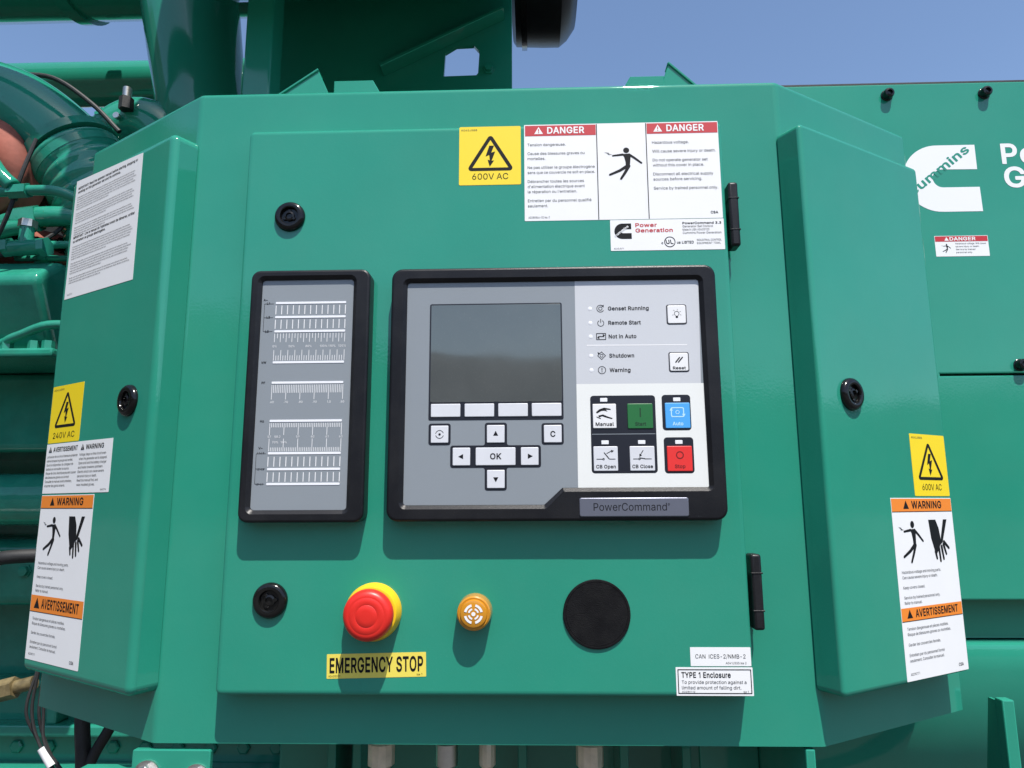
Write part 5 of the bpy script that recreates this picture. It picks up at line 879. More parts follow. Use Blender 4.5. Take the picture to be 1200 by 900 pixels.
# ------------------------------------------------------------------ buttons and horn on the door
es = empty('emergency_stop_button', FRONT(-102.6, -214.6), 'red mushroom emergency stop button in a yellow collar', 'stop button')
bm = NB(); lathe(bm, [(26.5, 0), (26.5, 5), (25.8, 6.5), (24.8, 14.0), (24.0, 15.4), (22.6, 15.9), (16, 15.2), (14, 15.0)], 56); obj('collar', bm, 'estop_yellow', es, scale=MM)
bm = NB(); lathe(bm, [(14.2, 12), (14.2, 18.5), (17, 20)], 40); obj('stem', bm, 'estop_yellow', es, scale=MM)
bm = NB(); lathe(bm, [(14, 18.5), (20.5, 18.9), (22.6, 20.2), (23.2, 22.4), (22.9, 25.5), (21.6, 28.6), (19.6, 30.2), (16.8, 31.1), (16.4, 31.0), (15.9, 31.3), (10.2, 32.0), (9.9, 31.85), (9.5, 32.1), (5, 32.4), (0, 32.5)], 64)
obj('mushroom_head', bm, 'estop_red', es, scale=MM, sharp=50)

ab = empty('amber_push_button', FRONT(-6.6, -214.3), 'small amber push button with a white horn mark', 'push button')
bm = NB(); lathe(bm, [(16.4, 0), (16.4, 3), (15.8, 12), (15.4, 15.5), (14.2, 16.6), (12.6, 16.4), (12.2, 15.6)], 48); obj('collar', bm, 'amber', ab, scale=MM)
bm = NB(); lathe(bm, [(12.6, 9), (12.6, 17), (12.0, 18.4), (10, 19), (0, 19.3)], 48); cap_ = obj('cap', bm, 'amber', ab, scale=MM)
bm = NB(); zc = 19.45
sheet(bm, circle(0, 0, 1.9, 16), zc)
for k in range(4):
    a = 45 + 90 * k
    ring(bm, 0, 0, 3.6, 5.2, zc, 6, a - 30, a + 30)
    ring(bm, 0, 0, 6.6, 8.8, zc, 8, a - 32, a + 32)
obj('symbol', bm, 'white_ink', cap_, scale=MM)

hn = empty('alarm_horn', FRONT(107.6, -217), 'flat round black alarm horn face on the lower door', 'horn')
bm = NB(); lathe(bm, [(31.5, 0), (31.5, 1.4), (31.0, 2.0), (29.4, 2.15), (29.1, 1.9), (28.9, 1.0)], 64); obj('rim', bm, 'horn', hn, scale=MM)
bm = NB(); lathe(bm, [(29, 1.6), (28.6, 2.0), (0, 2.1)], 64); obj('face', bm, 'horn', hn, scale=MM)

# ------------------------------------------------------------------ stickers
class Sticker:
    """a printed sheet lying on plane matrix P; coordinates in mm of that plane"""
    def __init__(s, name, P, x0, y0, x1, y1, label, paper='paper', r=1.5, z0=0.0, quad=None, cat='sticker', group=None):
        s.c = ((x0 + x1) / 2, (y0 + y1) / 2)
        s.root = empty(name, P(*s.c), label, cat, group)
        bm = NB()
        plate(bm, loc(quad if quad else rrect(x0, y0, x1, y1, r, 3), s.c), 0.02 + z0, 0.25 + z0)
        s.back = obj('backing', bm, paper, s.root, scale=MM)
        s.z = 0.40 + z0
        s.parts = {}
    def get(s, name, mat):
        if name not in s.parts: s.parts[name] = (NB(), mat)
        return s.parts[name][0]
    def cut(s):
        for n_, (bm, mat) in s.parts.items():
            if not bm.verts: bm.free(); continue
            obj(n_, bm, mat, s.root, scale=MM, weld=False, kind='stuff' if n_ in ('small_print', 'bold_print', 'fine_print', 'body_text') else None)
        s.parts = {}
    def rect(s, name, mat, x0, y0, x1, y1, dz=0.0):
        sheet(s.get(name, mat), loc([(x0, y0), (x1, y0), (x1, y1), (x0, y1)], s.c), s.z + dz)
    def poly(s, name, mat, pts, dz=0.0, holes=()):
        sheet(s.get(name, mat), loc(pts, s.c), s.z + dz, holes=[loc(h, s.c) for h in holes])
    def text(s, name, mat, t, x, y, h, w=None, dz=0.0, **k):
        text(s.get(name, mat), t, x - s.c[0], y - s.c[1], h, w, z=s.z + dz, **k)
    def done(s):
        s.cut()
        return s.root

def bolt_pts(x, y, k, kx=1.0):
    B = [(-1.2, 13), (4.5, 13), (1.2, 4), (6.0, 5.5), (1.6, -6.5), (4.6, -6.0), (-0.5, -14), (-3.2, -5.0), (-0.6, -6.0), (-1.2, 1.2), (-5.6, -0.8)]
    return [(x + a * k * kx, y + b * k) for a, b in B]
def tri_sign(s, cx, cy, w, h, t, name='warning_triangle', kx=1.0):
    o = fillet([(cx - w / 2, cy - h / 2), (cx + w / 2, cy - h / 2), (cx, cy + h / 2)], t * 0.9, 4)
    i = [(cx - w / 2 + t * 1.9, cy - h / 2 + t), (cx + w / 2 - t * 1.9, cy - h / 2 + t), (cx, cy + h / 2 - t * 2.1)]
    s.poly(name, 'ink', o, holes=[i])
    s.poly('lightning_bolt', 'ink', bolt_pts(cx - .2, cy - h * 0.10, h / 48, kx))
def man(s, name, cx, cy, k, kx=1.0):
    """figure thrown back by an electric shock"""
    P = lambda x, y: (cx + x * k * kx, cy + y * k)
    def limb(x0, y0, x1, y1, w0, w1):
        a, b = P(x0, y0), P(x1, y1); s.poly(name, 'ink', capsule2d(*a, *b, w0 * k, w1 * k, 4), dz=limb.dz); limb.dz += 0.01
    limb.dz = 0
    s.poly(name, 'ink', [P(1.5 + 3.6 * math.cos(R(a)), 18.5 + 3.9 * math.sin(R(a))) for a in range(0, 360, 24)])
    s.poly(name, 'ink', [P(-3.6, 13.5), P(4.8, 13.8), P(6.5, 9.0), P(5.6, -1), P(4.8, -4), P(0.5, -4.6), P(0.2, 3), P(-1.2, 9)], dz=-0.01)
    limb(-2.6, 12.6, -14.5, 11.2, 1.5, 1.1); limb(4.6, 12.6, 11, 7.6, 1.6, 1.5); limb(11, 7.6, 19.0, 0.4, 1.5, 1.2)
    limb(2.2, -3.5, -6.5, -9.5, 2.2, 1.8); limb(-6.5, -9.5, -18.5, -15.2, 1.8, 1.4); limb(4.0, -3.5, -0.5, -12.5, 2.2, 1.8); limb(-0.5, -12.5, -5.5, -21, 1.8, 1.5)
    s.poly(name, 'ink', [P(-25, 16.5), P(-19, 15.2), P(-19.6, 14.2), P(-14.6, 12.8), P(-20.6, 13.2), P(-20, 14.4)], dz=0.2)
def hand(s, name, cx, cy, k, kx=1.0):
    """hand cut by a blade"""
    P = lambda x, y: (cx + x * k * kx, cy + y * k)
    s.poly(name, 'ink', [P(-15, 21), P(-3.5, 21), P(0.5, 12), P(2.0, 2), P(1.5, -4), P(-2, -10), P(-7.5, -16), P(-10, -8), P(-13, 2)])
    s.poly(name, 'ink', [P(15, 21), P(9.0, 21), P(-0.2, -6), P(4.8, -3)], dz=0.01)
    for x0, y0, x1, y1 in ((-8, -12, -6.5, -19), (-2, -8, -1.0, -22), (2.4, -7, 4.2, -20), (5.8, -5, 9.0, -15), (7.0, -2.5, 14, -9)):
        a, b = P(x0, y0), P(x1, y1); s.poly(name, 'ink', capsule2d(*a, *b, 1.9 * k, 1.5 * k, 4), dz=0.02)
def alert(s, name, mat, x, y, h, hole=None):
    s.poly(name, mat, [(x - h * .58, y), (x + h * .58, y), (x, y + h)], dz=0.1)
    if hole:
        s.rect(name + '_mark', hole, x - h * .06, y + h * .34, x + h * .06, y + h * .70, 0.2)
        s.rect(name + '_mark', hole, x - h * .06, y + h * .14, x + h * .06, y + h * .25, 0.2)
def wordfit(t, h, wmax):
    _, _, a, b = _glyphs(t, 0.0, 2)
    return min(wmax, (b - a) * h / CAP)

# voltage sticker at the top of the door
s = Sticker('voltage_sticker', FRONT, -25.4, 213.6, 39.6, 279.4, 'yellow 600V AC lightning triangle sticker at the top of the door', 'yellow')
tri_sign(s, 7.6, 250.4, 51, 42, 3.4); s.text('lettering', 'ink', '600V AC', 7.4, 219.8, 6.6, bold=0.018, align='c')
s.text('part_number', 'grey_ink', 'A042J588', -23.5, 274.6, 2.0, w=17); s.done()

# large bilingual danger sticker
s = Sticker('danger_sticker', FRONT, 43.2, 173, 246.2, 280.3, 'wide white danger sticker with two red headings on the door', r=0.8)
for x0, x1, cx in ((44.2, 118.6, 82), (172.0, 245.6, 207)):
    s.rect('header_band', 'red_print', x0, 267.4, x1, 279.2)
    s.text('heading', 'white_ink', 'DANGER', cx - 14.5, 270.0, 7.0, w=39, bold=0.045, dz=0.15)
    alert(s, 'alert_triangle', 'white_ink', cx - 23.5, 269.6, 8.0)
    s.rect('alert_mark', 'red_print', cx - 24.0, 272.4, cx - 23.0, 275.2, 0.2); s.rect('alert_mark', 'red_print', cx - 24.0, 270.6, cx - 23.0, 271.6, 0.2)
    s.cut()
s.rect('divider', 'ink', 119.0, 173.4, 119.9, 279.6); s.cut(); s.rect('divider', 'ink', 170.6, 173.4, 171.5, 279.6)
man(s, 'shock_figure', 148.5, 234.5, .80, 1.1)
y = 256
for t in ('Tension dangereuse.', '', 'Cause des blessures graves ou', 'mortelles.', '', 'Ne pas utiliser le groupe électrogène', 'sans que ce couvercle ne soit en place.', '', "Débrancher toutes les sources", "d'alimentation électrique avant", 'la réparation ou l’entretien.', '', 'Entretien par du personnel qualifié', 'seulement.'):
    if t: s.text('body_text', 'ink', t, 46.6, y, 3.0, w=wordfit(t, 3.0, 70))
    y -= 5.7 if t else 4.2
s.text('body_text', 'ink', 'A028X866-02 Iss. 0', 47, 175.6, 2.2, w=22)
y = 256
for t in ('Hazardous voltage.', '', 'Will cause severe injury or death.', '', 'Do not operate generator set', 'without this cover in place.', '', 'Disconnect all electrical supply', 'sources before servicing.', '', 'Service by trained personnel only.'):
    if t: s.text('body_text', 'ink', t, 177, y, 3.1, w=wordfit(t, 3.1, 66))
    y -= 5.7 if t else 4.2
s.text('body_text', 'ink', 'CSA', 234, 178, 2.6, bold=0.05); s.done()

def c_mark(s, name, mat, cx, cy, h, cutmat=None):
    """the C shaped maker's mark: a tall C open to the right, heights in mm"""
    u = h / 96.0
    P = lambda x, y: (cx + x * u, cy + y * u)
    o = [P(50, 48), P(0, 48)] + [P(-2 + 48 * math.cos(R(a)), 0 + 48 * math.sin(R(a))) for a in range(95, 266, 9)] + [P(0, -48), P(52, -48), P(51.5, -12.5), P(2, -12.5)]
    o += [P(2 + 12.5 * math.cos(R(a)), 12.5 * math.sin(R(a))) for a in range(258, 100, -13)] + [P(2, 12.5), P(50.5, 12.5)]
    s.poly(name, mat, o)
s = Sticker('maker_sticker', FRONT, 130.9, 139.3, 246.6, 172.4, 'white maker sticker with a black C mark and red words on the door', r=0.6, z0=0.05)
c_mark(s, 'maker_mark', 'ink', 143.6, 160.2, 16.6)
text(s.get('mark_lettering', 'paper'), 'cummins', 136.0 - s.c[0], 154.0 - s.c[1], 2.4, w=17.5, z=s.z + 0.15, ang=38, bold=0.03)
s.text('maker_words', 'red_print', 'Power', 156.5, 164.6, 3.9, w=22, bold=0.06); s.text('maker_words', 'red_print', 'Generation', 156.5, 158.8, 3.9, w=38, bold=0.06)
for i, (t, w) in enumerate((('PowerCommand 3.3', 39.5), ('Generator Set Control', 31), ('Made in USA A042G123', 27), ('Cummins Power Generation', 39))):
    s.text('small_print', 'ink', t, 204.6, 166.8 - i * 3.5, 2.3, w=w, bold=0.03 if i == 0 else 0)
ring_c = (191.0 - s.c[0], 148.0 - s.c[1])
ring(s.get('listing_mark', 'ink'), *ring_c, 4.9, 5.7, s.z, 28); s.text('listing_mark', 'ink', 'UL', 191.0, 145.9, 4.2, bold=0.03, align='c', slant=-0.15)
s.text('listing_mark', 'ink', 'c', 182.4, 145.8, 2.6, bold=0.03); s.text('listing_mark', 'ink', 'us LISTED', 198.2, 146.0, 2.7, w=17, bold=0.03)
s.text('small_print', 'ink', 'INDUSTRIAL CONTROL', 218.5, 148.6, 2.1, w=25); s.text('small_print', 'ink', 'EQUIPMENT 73WL', 218.5, 145.2, 2.1, w=24)
s.text('small_print', 'ink', 'A042J571', 134, 140.8, 1.6, w=10); s.done()

root_c = (-99, -263.2)
s = Sticker('stop_sticker', lambda x, z: FRONT(*root_c) @ Matrix.Rotation(R(1.4), 4, 'Z'), -46.7, -10.9, 46.7, 10.9, 'pale yellow EMERGENCY STOP sticker below the red button', 'pale_yellow', r=0.6)
s.text('lettering', 'ink', 'EMERGENCY STOP', 0, -5.6, 12.6, w=88, bold=0.055, align='c')
s.text('part_number', 'ink', 'A042G331', -45, -9.6, 1.8, w=11); s.text('part_number', 'ink', 'Iss 1', 38, -9.6, 1.8, w=5); s.done()

s = Sticker('standard_sticker', FRONT, 193, -263.2, 248.4, -246.6, 'white CAN ICES sticker above the enclosure sticker', r=0.4)
s.text('lettering', 'ink', 'CAN  ICES-2/NMB-2', 197.5, -256.4, 3.6, w=46, bold=0.01); s.text('lettering', 'ink', 'A041J333 Iss 2', 225, -261.4, 1.9, w=19); s.done()
s = Sticker('enclosure_sticker', FRONT, 179, -289, 249.2, -264.2, 'white TYPE 1 Enclosure sticker framed in black', r=0.4, z0=0.05)
s.poly('border', 'ink', rrect(180.6, -287.3, 247.8, -265.9, .3, 1), holes=[rrect(181.4, -286.5, 247.0, -266.7, .3, 1)])
s.text('lettering', 'ink', 'TYPE 1 Enclosure', 184, -273.2, 4.6, w=45, bold=0.025)
s.text('lettering', 'ink', 'To provide protection against a', 184, -278.6, 2.9, w=59, bold=0.015); s.text('lettering', 'ink', 'limited amount of falling dirt.', 184, -283.4, 2.9, w=54, bold=0.015)
s.text('lettering', 'ink', 'A028V112', 184, -286.2, 1.5, w=12); s.text('lettering', 'ink', 'Iss 1', 240, -286.2, 1.7); s.done()

# left wing: instruction sheet, 240V, bilingual notice, warning strip
s = Sticker('instruction_sheet', LEFT, -210.5, 128.6, -59.2, 278.2, 'large white instruction sheet of fine print on the left wing', r=0.6, cat='notice',
            quad=[(-211, 129.6), (-58.5, 127.2), (-59.9, 275.4), (-209.8, 281.1)])
paras = [('b', 'IMPORTANT: Read the operator manual before starting, stopping or', ), ('b', 'working on this generator set and its controls.'),
         ('p', 6), ('p', 5), ('p', 4), ('b', 'IMPORTANT : Lire le manuel de l’opérateur avant de démarrer, arrêter'), ('b', 'ou entretenir ce groupe électrogène.'), ('p', 6), ('p', 5), ('p', 3)]
sent = ['Check that the load cables, ground connections and battery leads are tight before the set is placed in service.', 'All maintenance must be done by trained and experienced service personnel with the starting battery disconnected.',
        'The control may start the engine at any time without warning when it has been left in the automatic position.', 'Keep covers closed and latched during operation to protect the wiring from dirt, water and accidental contact.',
        'Record every fault code shown on the display before pressing reset, then correct the cause before a restart.', 'Ne pas ouvrir les portes pendant la marche et garder les mains loin des bornes et des pièces en mouvement.',
        'Couper la tension et attendre dix minutes avant de toucher les raccordements situés derrière ce panneau.']
y, kk = 268.5, 0
for p in paras:
    if p[0] == 'b':
        s.text('bold_print', 'ink', p[1], -204, y, 3.0, w=min(138, len(p[1]) * 2.1), bold=0.03); y -= 4.9
    else:
        y -= 1.6
        for i in range(p[1]):
            t = sent[kk % len(sent)]; kk += 1
            s.text('fine_print', 'grey_ink', t if i < p[1] - 1 else t[:62], -204, y, 1.9, w=(134 if i < p[1] - 1 else 78) + random.uniform(-6, 3)); y -= 3.05
        y -= 1.2
s.text('fine_print', 'grey_ink', 'A043D721', -205, 133.5, 1.9, w=12); s.done()

s = Sticker('voltage_sticker', LEFT, -214, -43.4, -142, 23.2, 'yellow 240V AC lightning triangle sticker on the left wing', 'yellow', r=1.2)
tri_sign(s, -177.5, -4.5, 52, 43, 3.2); s.text('lettering', 'ink', '240V AC', -178, -38.2, 6.6, w=50, bold=0.018, align='c'); s.text('part_number', 'grey_ink', 'A042J590', -211, 17.6, 2.2, w=24); s.done()
s = Sticker('notice_sticker', LEFT, -214.8, -100.8, -68.8, -44.4, 'white two column notice under the 240V sticker on the left wing', r=0.6, z0=0.04, cat='notice')
for x0, t, tx in ((-211, 'AVERTISSEMENT', 13), (-137, 'WARNING', 13)):
    s.text('heading', 'ink', t, x0 + tx, -53.6, 5.0, w=56 if t[0] == 'A' else 38, bold=0.05)
    alert(s, 'alert_triangle', 'ink', x0 + 6, -54.0, 6.6, 'paper'); s.cut()
    fr = ['La tension de ce circuit demeure présente', 'même lorsque le groupe est arrêté.', 'Ouvrir le disjoncteur du chargeur de', 'batterie et verrouiller la source.', 'Risque de choc électrique pouvant causer', 'des blessures graves ou la mort.', 'Consulter le manuel avant entretien,', 'et porter des gants isolants.']
    en = ['Voltage stays on this circuit even', 'when the generator set is stopped.', 'Open and lock the battery charger', 'and heater breakers upstream.', 'Electric shock can cause severe', 'personal injury or death.', 'Read the manual first, and', 'wear insulated gloves.']
    for i, tt in enumerate(fr if t[0] == 'A' else en):
        s.text('body_text', 'ink', tt, x0, -60.4 - i * 4.7, 2.7, w=wordfit(tt, 2.7, 70 if t[0] == 'A' else 60), bold=0.012)
s.text('body_text', 'ink', 'A042Z114', -86, -98.6, 1.8, w=12); s.done()

def warning_strip(P, x0, x1, y0, y1, b1, b2, label, name='warning_strip', z0=0.0, kx=1.0):
    s = Sticker(name, P, x0, y0, x1, y1, label, r=0.8, z0=z0, cat='warning sticker')
    w = x1 - x0; cx = (x0 + x1) / 2
    for (a, b), t, tw in ((b1, 'WARNING', .50), (b2, 'AVERTISSEMENT', .70)):
        s.rect('header_band', 'orange', x0 + .6, a, x1 - .6, b)
        s.rect('band_line', 'ink', x0 + .6, a - .7, x1 - .6, a)
        s.text('heading', 'ink', t, cx + w * .07, a + (b - a) * .24, (b - a) * .56, w=w * tw, bold=0.045, dz=0.12, align='c')
        alert(s, 'alert_triangle', 'ink', cx + w * .07 - w * tw / 2 - w * .09, a + (b - a) * .20, (b - a) * .66)
        s.cut()
    mid = b1[0] - 31
    man(s, 'shock_figure', x0 + w * .29, mid, .95, 1.0); hand(s, 'crushed_hand', x0 + w * .73, mid + 1, 1.0, 1.15)
    y = b1[0] - 62
    for t in ('Hazardous voltage and moving parts.', 'Can cause severe injury or death.', '', 'Keep covers closed.', '', 'Service by trained personnel only.', 'Refer to manual.'):
        if t: s.text('body_text', 'grey_ink', t, x0 + w * .07, y, 2.9, w=wordfit(t, 2.9, w * .74))
        y -= 5.2 if t else 4.6
    y = b2[0] - 9
    for t in ('Tension dangereuse et pièces mobiles.', 'Risque de blessures graves ou mortelles.', '', 'Garder les couvercles fermés.', '', 'Entretien par du personnel formé', 'seulement. Consulter le manuel.'):
        if t: s.text('body_text', 'grey_ink', t, x0 + w * .07, y, 2.9, w=wordfit(t, 2.9, w * .8))
        y -= 5.2 if t else 4.6
    s.text('body_text', 'grey_ink', 'A029K771', x0 + w * .06, y0 + 5, 2.4, w=15); s.text('body_text', 'ink', 'CSA', x1 - w * .16, y0 + 5, 3.0, bold=.06)
    return s.done()
warning_strip(LEFT, -214.6, -97, -281, -102.6, (-117, -103.4), (-229.8, -212.6), 'tall warning strip with orange headings on the left wing', z0=0.02)
warning_strip(RIGHT, 93.6, 203.0, -288.6, -110.6, (-124.4, -111.4), (-232.2, -219.6), 'tall warning strip with orange headings on the right wing')
s = Sticker('voltage_sticker', RIGHT, 137.4, -108.6, 202.4, -42.6, 'yellow 600V AC lightning triangle sticker on the right wing', 'yellow', r=1.2)
tri_sign(s, 170, -70.6, 50, 42, 3.2); s.text('lettering', 'ink', '600V AC', 170, -102.4, 6.6, w=36, bold=0.018, align='c'); s.text('part_number', 'grey_ink', 'A042J588', 140, -47.6, 2.2, w=20); s.done()

# ------------------------------------------------------------------ generator body on the right
gen = empty('generator_enclosure', Matrix.Translation((0.75, BACK_Y, GROUND_Z)), 'flat green generator body panel behind the right wing', 'generator')
GI = gen.matrix_world.inverted()
def gpart(name, bm, mats, m, **k):
    o = obj(name, bm, mats, gen, **k); o.matrix_local = GI @ m; return o
bm = NB()
upper = [(366, -233.5), (1500, -233.5), (1500, 46.0), (577, 46.0), (577, 49.0), (1500, 49.0), (1500, 459.5), (366, 459.5)]
plate(bm, upper, -40, 0, 2.0, 2)
gpart('upper_panel', bm, 'green', BACK(), scale=MM)
bm = NB()
prof = [(0.215, -0.2858), (0.208, -0.2875)] + [(0.506 - 0.30 * math.cos(R(a)), -0.292 - 0.30 * math.sin(R(a))) for a in range(0, 91, 5)] + [(0.55, -0.592), (0.55, -0.2858)]
plate(bm, prof, 0.373, 1.5, 0.002, 2)
gpart('fuel_tank', bm, 'green', Matrix(((0, 0, 1, 0), (1, 0, 0, 0), (0, 1, 0, 0), (0, 0, 0, 1))))
bm = NB(); plate(bm, [(366, -1300), (1500, -1300), (1500, -600), (366, -600)], -220, -170)
gpart('lower_skirt', bm, 'green', BACK(), scale=MM)
bm = NB(); plate(bm, [(374, -284), (1498, -284), (1498, 459), (374, 459)], -120, -34)
gpart('inner_panel', bm, 'green', BACK(), scale=MM)
bm = NB(); plate(bm, [(366, 459.9), (1500, 459.9), (1500, 463.4), (366, 463.4)], -110, -2.5, 0.5, 1)  # thin black strip along the top of the panel
gpart('roof_strip', bm, 'rubber', BACK(), scale=MM)
def bolt_bm():
    bm = NB(); lathe(bm, [(8.2, 0), (8.2, 1.2), (7.6, 1.6), (7.2, 1.8), (7.0, 8), (6.2, 9.6), (3.8, 10.2), (3.4, 7.4), (0, 7.2)], 24); return bm
b0 = gpart('panel_bolt', bolt_bm(), 'black_gloss', BACK(544.9, 442), scale=MM)
for x, z in ((677.2, 441.7), (679, 59), (812, 441), (860, 59)):
    c = b0.copy(); COL.objects.link(c); c.parent = gen; c.matrix_local = GI @ BACK(x, z)

s = Sticker('body_logo', BACK, 556, 270, 656, 366, 'big white C mark logo half hidden by the right wing', 'logo_white', cat='logo',
            quad=[(655.8, 366.2), (606, 366.2)] + [(604 + 48 * math.cos(R(a)), 318.2 + 48 * math.sin(R(a))) for a in range(95, 266, 6)] + [(606, 270.2), (656.6, 270.2), (656.1, 305.0), (612, 305.0)]
            + [(608 + 13 * math.cos(R(a)), 318 + 13 * math.sin(R(a))) for a in range(270, 89, -12)] + [(612, 331.0), (655.6, 330.6)])
text(s.get('lettering', M['green']), 'cummins', 566 - s.c[0], 293 - s.c[1], 11.6, w=105, z=s.z, ang=37.9, bold=0.03)
s.done()
o = empty('maker_lettering', BACK(790, 335), 'bold white Power Generation letters beside the big C mark', 'lettering')
for t, y, w in (('Power', 338.4, 120), ('Generation', 304.4, 228)):
    bm = NB(); text(bm, t, 690 - 790, y - 335, 27.5, w=w, z=0.3, bold=0.055, res=4); obj('word', bm, 'logo_white', o, scale=MM, weld=False)
s = Sticker('danger_sticker', BACK, 588.4, 207.3, 658.4, 236, 'small white danger sticker with one red heading on the generator body', r=0.6)
s.rect('header_band', 'red_print', 589, 228, 657.8, 235.4); s.text('heading', 'white_ink', 'DANGER', 608, 229.4, 4.6, w=34, bold=.04, dz=.12); alert(s, 'alert_triangle', 'white_ink', 604, 229.2, 5)
man(s, 'shock_figure', 603, 218.5, .28)
for i, t in enumerate(('Hazardous voltage. Will cause', 'severe injury or death.', 'Service by trained', 'personnel only.')):
    s.text('body_text', 'grey_ink', t, 615, 224 - i * 4.1, 2.2, w=wordfit(t, 2.2, 40))
s.done()

# post at the lower right
po = empty('corner_post', Matrix.Translation((0.565, 0.13, GROUND_Z)), 'green angle post standing in front of the lower body panel', 'post')
bm = NB(); box(bm, -0.0055, -0.010, 0, 0.0075, 0.004, 1.221, 0.0015, 2); obj('front_flange', bm, 'green', po)
bm = NB(); plate(bm, [(0.0, 0.60), (0.060, 0.60), (0.030, 1.13), (0.012, 1.218), (0.0, 1.218)], 0, 0.004, 0.0008, 1)
bmesh.ops.transform(bm, matrix=frame_matrix((-0.0056, 0.0030, 0), (0, 1, 0), (1, 0, 0)), verts=bm.verts); obj('side_gusset', bm, 'green', po)

# ------------------------------------------------------------------ below the cabinet
def world_thing(name, label, cat, base, group=None): return empty(name, Matrix.Translation(base), label, cat, group)
def wobj(name, bm, mats, root, **k):
    """part whose mesh was built in world coordinates"""
    bmesh.ops.translate(bm, vec=-root.matrix_world.translation, verts=bm.verts)
    return obj(name, bm, mats, root, **k)
fits = [('tan conduit fitting, leftmost of four under the cabinet', -0.1222, 0.0150, 6), ('ribbed steel conduit fitting, second from the left under the cabinet', -0.0495, 0.0125, 10),
        ('narrow tan conduit fitting, third from the left under the cabinet', -0.0045, 0.0092, 6), ('tan conduit fitting, rightmost of four under the cabinet', 0.1083, 0.0150, 6)]
for i, (lab, x, r, sides) in enumerate(fits):
    t = world_thing('conduit_fitting', lab, 'fitting', (x, 0.12, -0.50), 'conduit fittings under the cabinet')
    bm = NB(); lathe(bm, [(r * .86, -0.372), (r * .86, -0.3402)], 28, center=(x, 0.12)); wobj('collar', bm, 'tan_metal', t)
    bm = NB(); lathe(bm, [(r * .8, -0.3995), (r, -0.3975), (r, -0.3755), (r * .9, -0.3735), (r * .5, -0.3735)], sides * 2 if sides == 6 else 28, center=(x, 0.12)); wobj('gland_nut', bm, 'metal' if i == 1 else 'tan_metal', t, sharp=25)
    bm = NB(); lathe(bm, [(0, -0.50)] + [(r * (.78 if k % 2 else .84), -0.50 + k * 0.005) for k in range(20)] + [(r * .6, -0.4)], 28, center=(x, 0.12)); wobj('conduit', bm, 'tan_metal' if i != 1 else 'metal', t)

mb = world_thing('mounting_bracket', 'green foot plate with two hex bolts under the left cabinet corner', 'bracket', (-0.30, 0.004, -0.46))
bm = NB(); plate(bm, fillet([(-338, -346), (-262, -346), (-262, -470), (-338, -470)], [2, 2, 2, 2], 2), 0, 6, 1.0, 2)
bmesh.ops.scale(bm, vec=(MM,) * 3, verts=bm.verts); bmesh.ops.transform(bm, matrix=frame_matrix((0, 0.006, 0), (1, 0, 0), (0, -1, 0)), verts=bm.verts); wobj('foot_plate', bm, 'green', mb)
bm = NB(); box(bm, -0.40, 0.0, -0.395, -0.339, 0.03, -0.368, 0.004, 2); wobj('side_lug', bm, 'green_cast', mb)
for x in (-0.322, -0.274):
    bm = NB(); lathe(bm, [(0.0125, 0), (0.0125, 0.002), (0.0, 0.002)], 24); lathe(bm, [(0.0098, 0.002), (0.0098, 0.0085), (0.0088, 0.0098), (0.0, 0.0098)], 6)
    bmesh.ops.rotate(bm, cent=(0, 0, 0), matrix=Matrix.Rotation(R(20), 3, 'Z'), verts=bm.verts)
    bmesh.ops.transform(bm, matrix=frame_matrix((x, 0.0, -0.3675 - (0.003 if x > -.3 else 0)), (1, 0, 0), (0, -1, 0)), verts=bm.verts); wobj('hex_bolt', bm, 'metal', mb, sharp=20)

mb2 = world_thing('mounting_bracket', 'green mounting plate seen edge on under the right cabinet corner', 'bracket', (0.306, 0.06, -0.50))
bm = NB(); box(bm, 0.3015, 0.0005, -0.50, 0.3105, 0.16, -0.3425, 0.0015, 2); wobj('web_plate', bm, 'green', mb2)
bm = NB(); box(bm, 0.235, 0.150, -0.50, 0.3010, 0.158, -0.3425, 0.0015, 2); wobj('back_plate', bm, 'green', mb2)
sk = world_thing('skid_frame', 'dark green skid frame in the shade below the cabinet', 'frame', (0, 0.42, GROUND_Z))
bm = NB(); box(bm, -0.34, 0.42, GROUND_Z, 0.318, 0.46, -0.30, 0.004, 2); wobj('web_plate', bm, 'green', sk)
bm = NB(); plate(bm, [(0.3165, GROUND_Z), (0.3165, -0.475), (0.352, -0.445), (0.40, -0.30), (0.60, -0.30), (0.60, GROUND_Z)], 0, 0.006, 0.001, 1)
bmesh.ops.transform(bm, matrix=frame_matrix((0, 0.47, 0), (1, 0, 0), (0, -1, 0)), verts=bm.verts); wobj('end_plate', bm, 'green', sk)
for x in (-0.235, -0.20, 0.03, 0.17, 0.255):
    bm = NB(); box(bm, x - .006, 0.33, GROUND_Z, x + .006, 0.419, -0.32, 0.001, 1); wobj('stiffener', bm, 'green', sk)
bm = NB(); box(bm, -1.6, 0.64, GROUND_Z, -0.345, 0.68, -0.44, 0.004, 2); wobj('side_beam', bm, 'green', sk)
bm = NB(); box(bm, -1.6, 0.60, -0.588, -0.345, 0.639, -0.572, 0.002, 1); wobj('lower_flange', bm, 'green', sk)
bm = NB(); box(bm, -1.6, 0.60, -0.520, -0.345, 0.639, -0.500, 0.004, 2); wobj('upper_flange', bm, 'green', sk)
for k in range(10):
    x = -0.96 + k * 0.06
    bm = NB(); lathe(bm, [(0.012, 0), (0.012, 0.004), (0.009, 0.006), (0, 0.006)], 6)
    bmesh.ops.transform(bm, matrix=frame_matrix((x, 0.6395, -0.547), (1, 0, 0), (0, -1, 0)), verts=bm.verts); wobj('rail_bolt', bm, 'green_cast', sk, sharp=20)

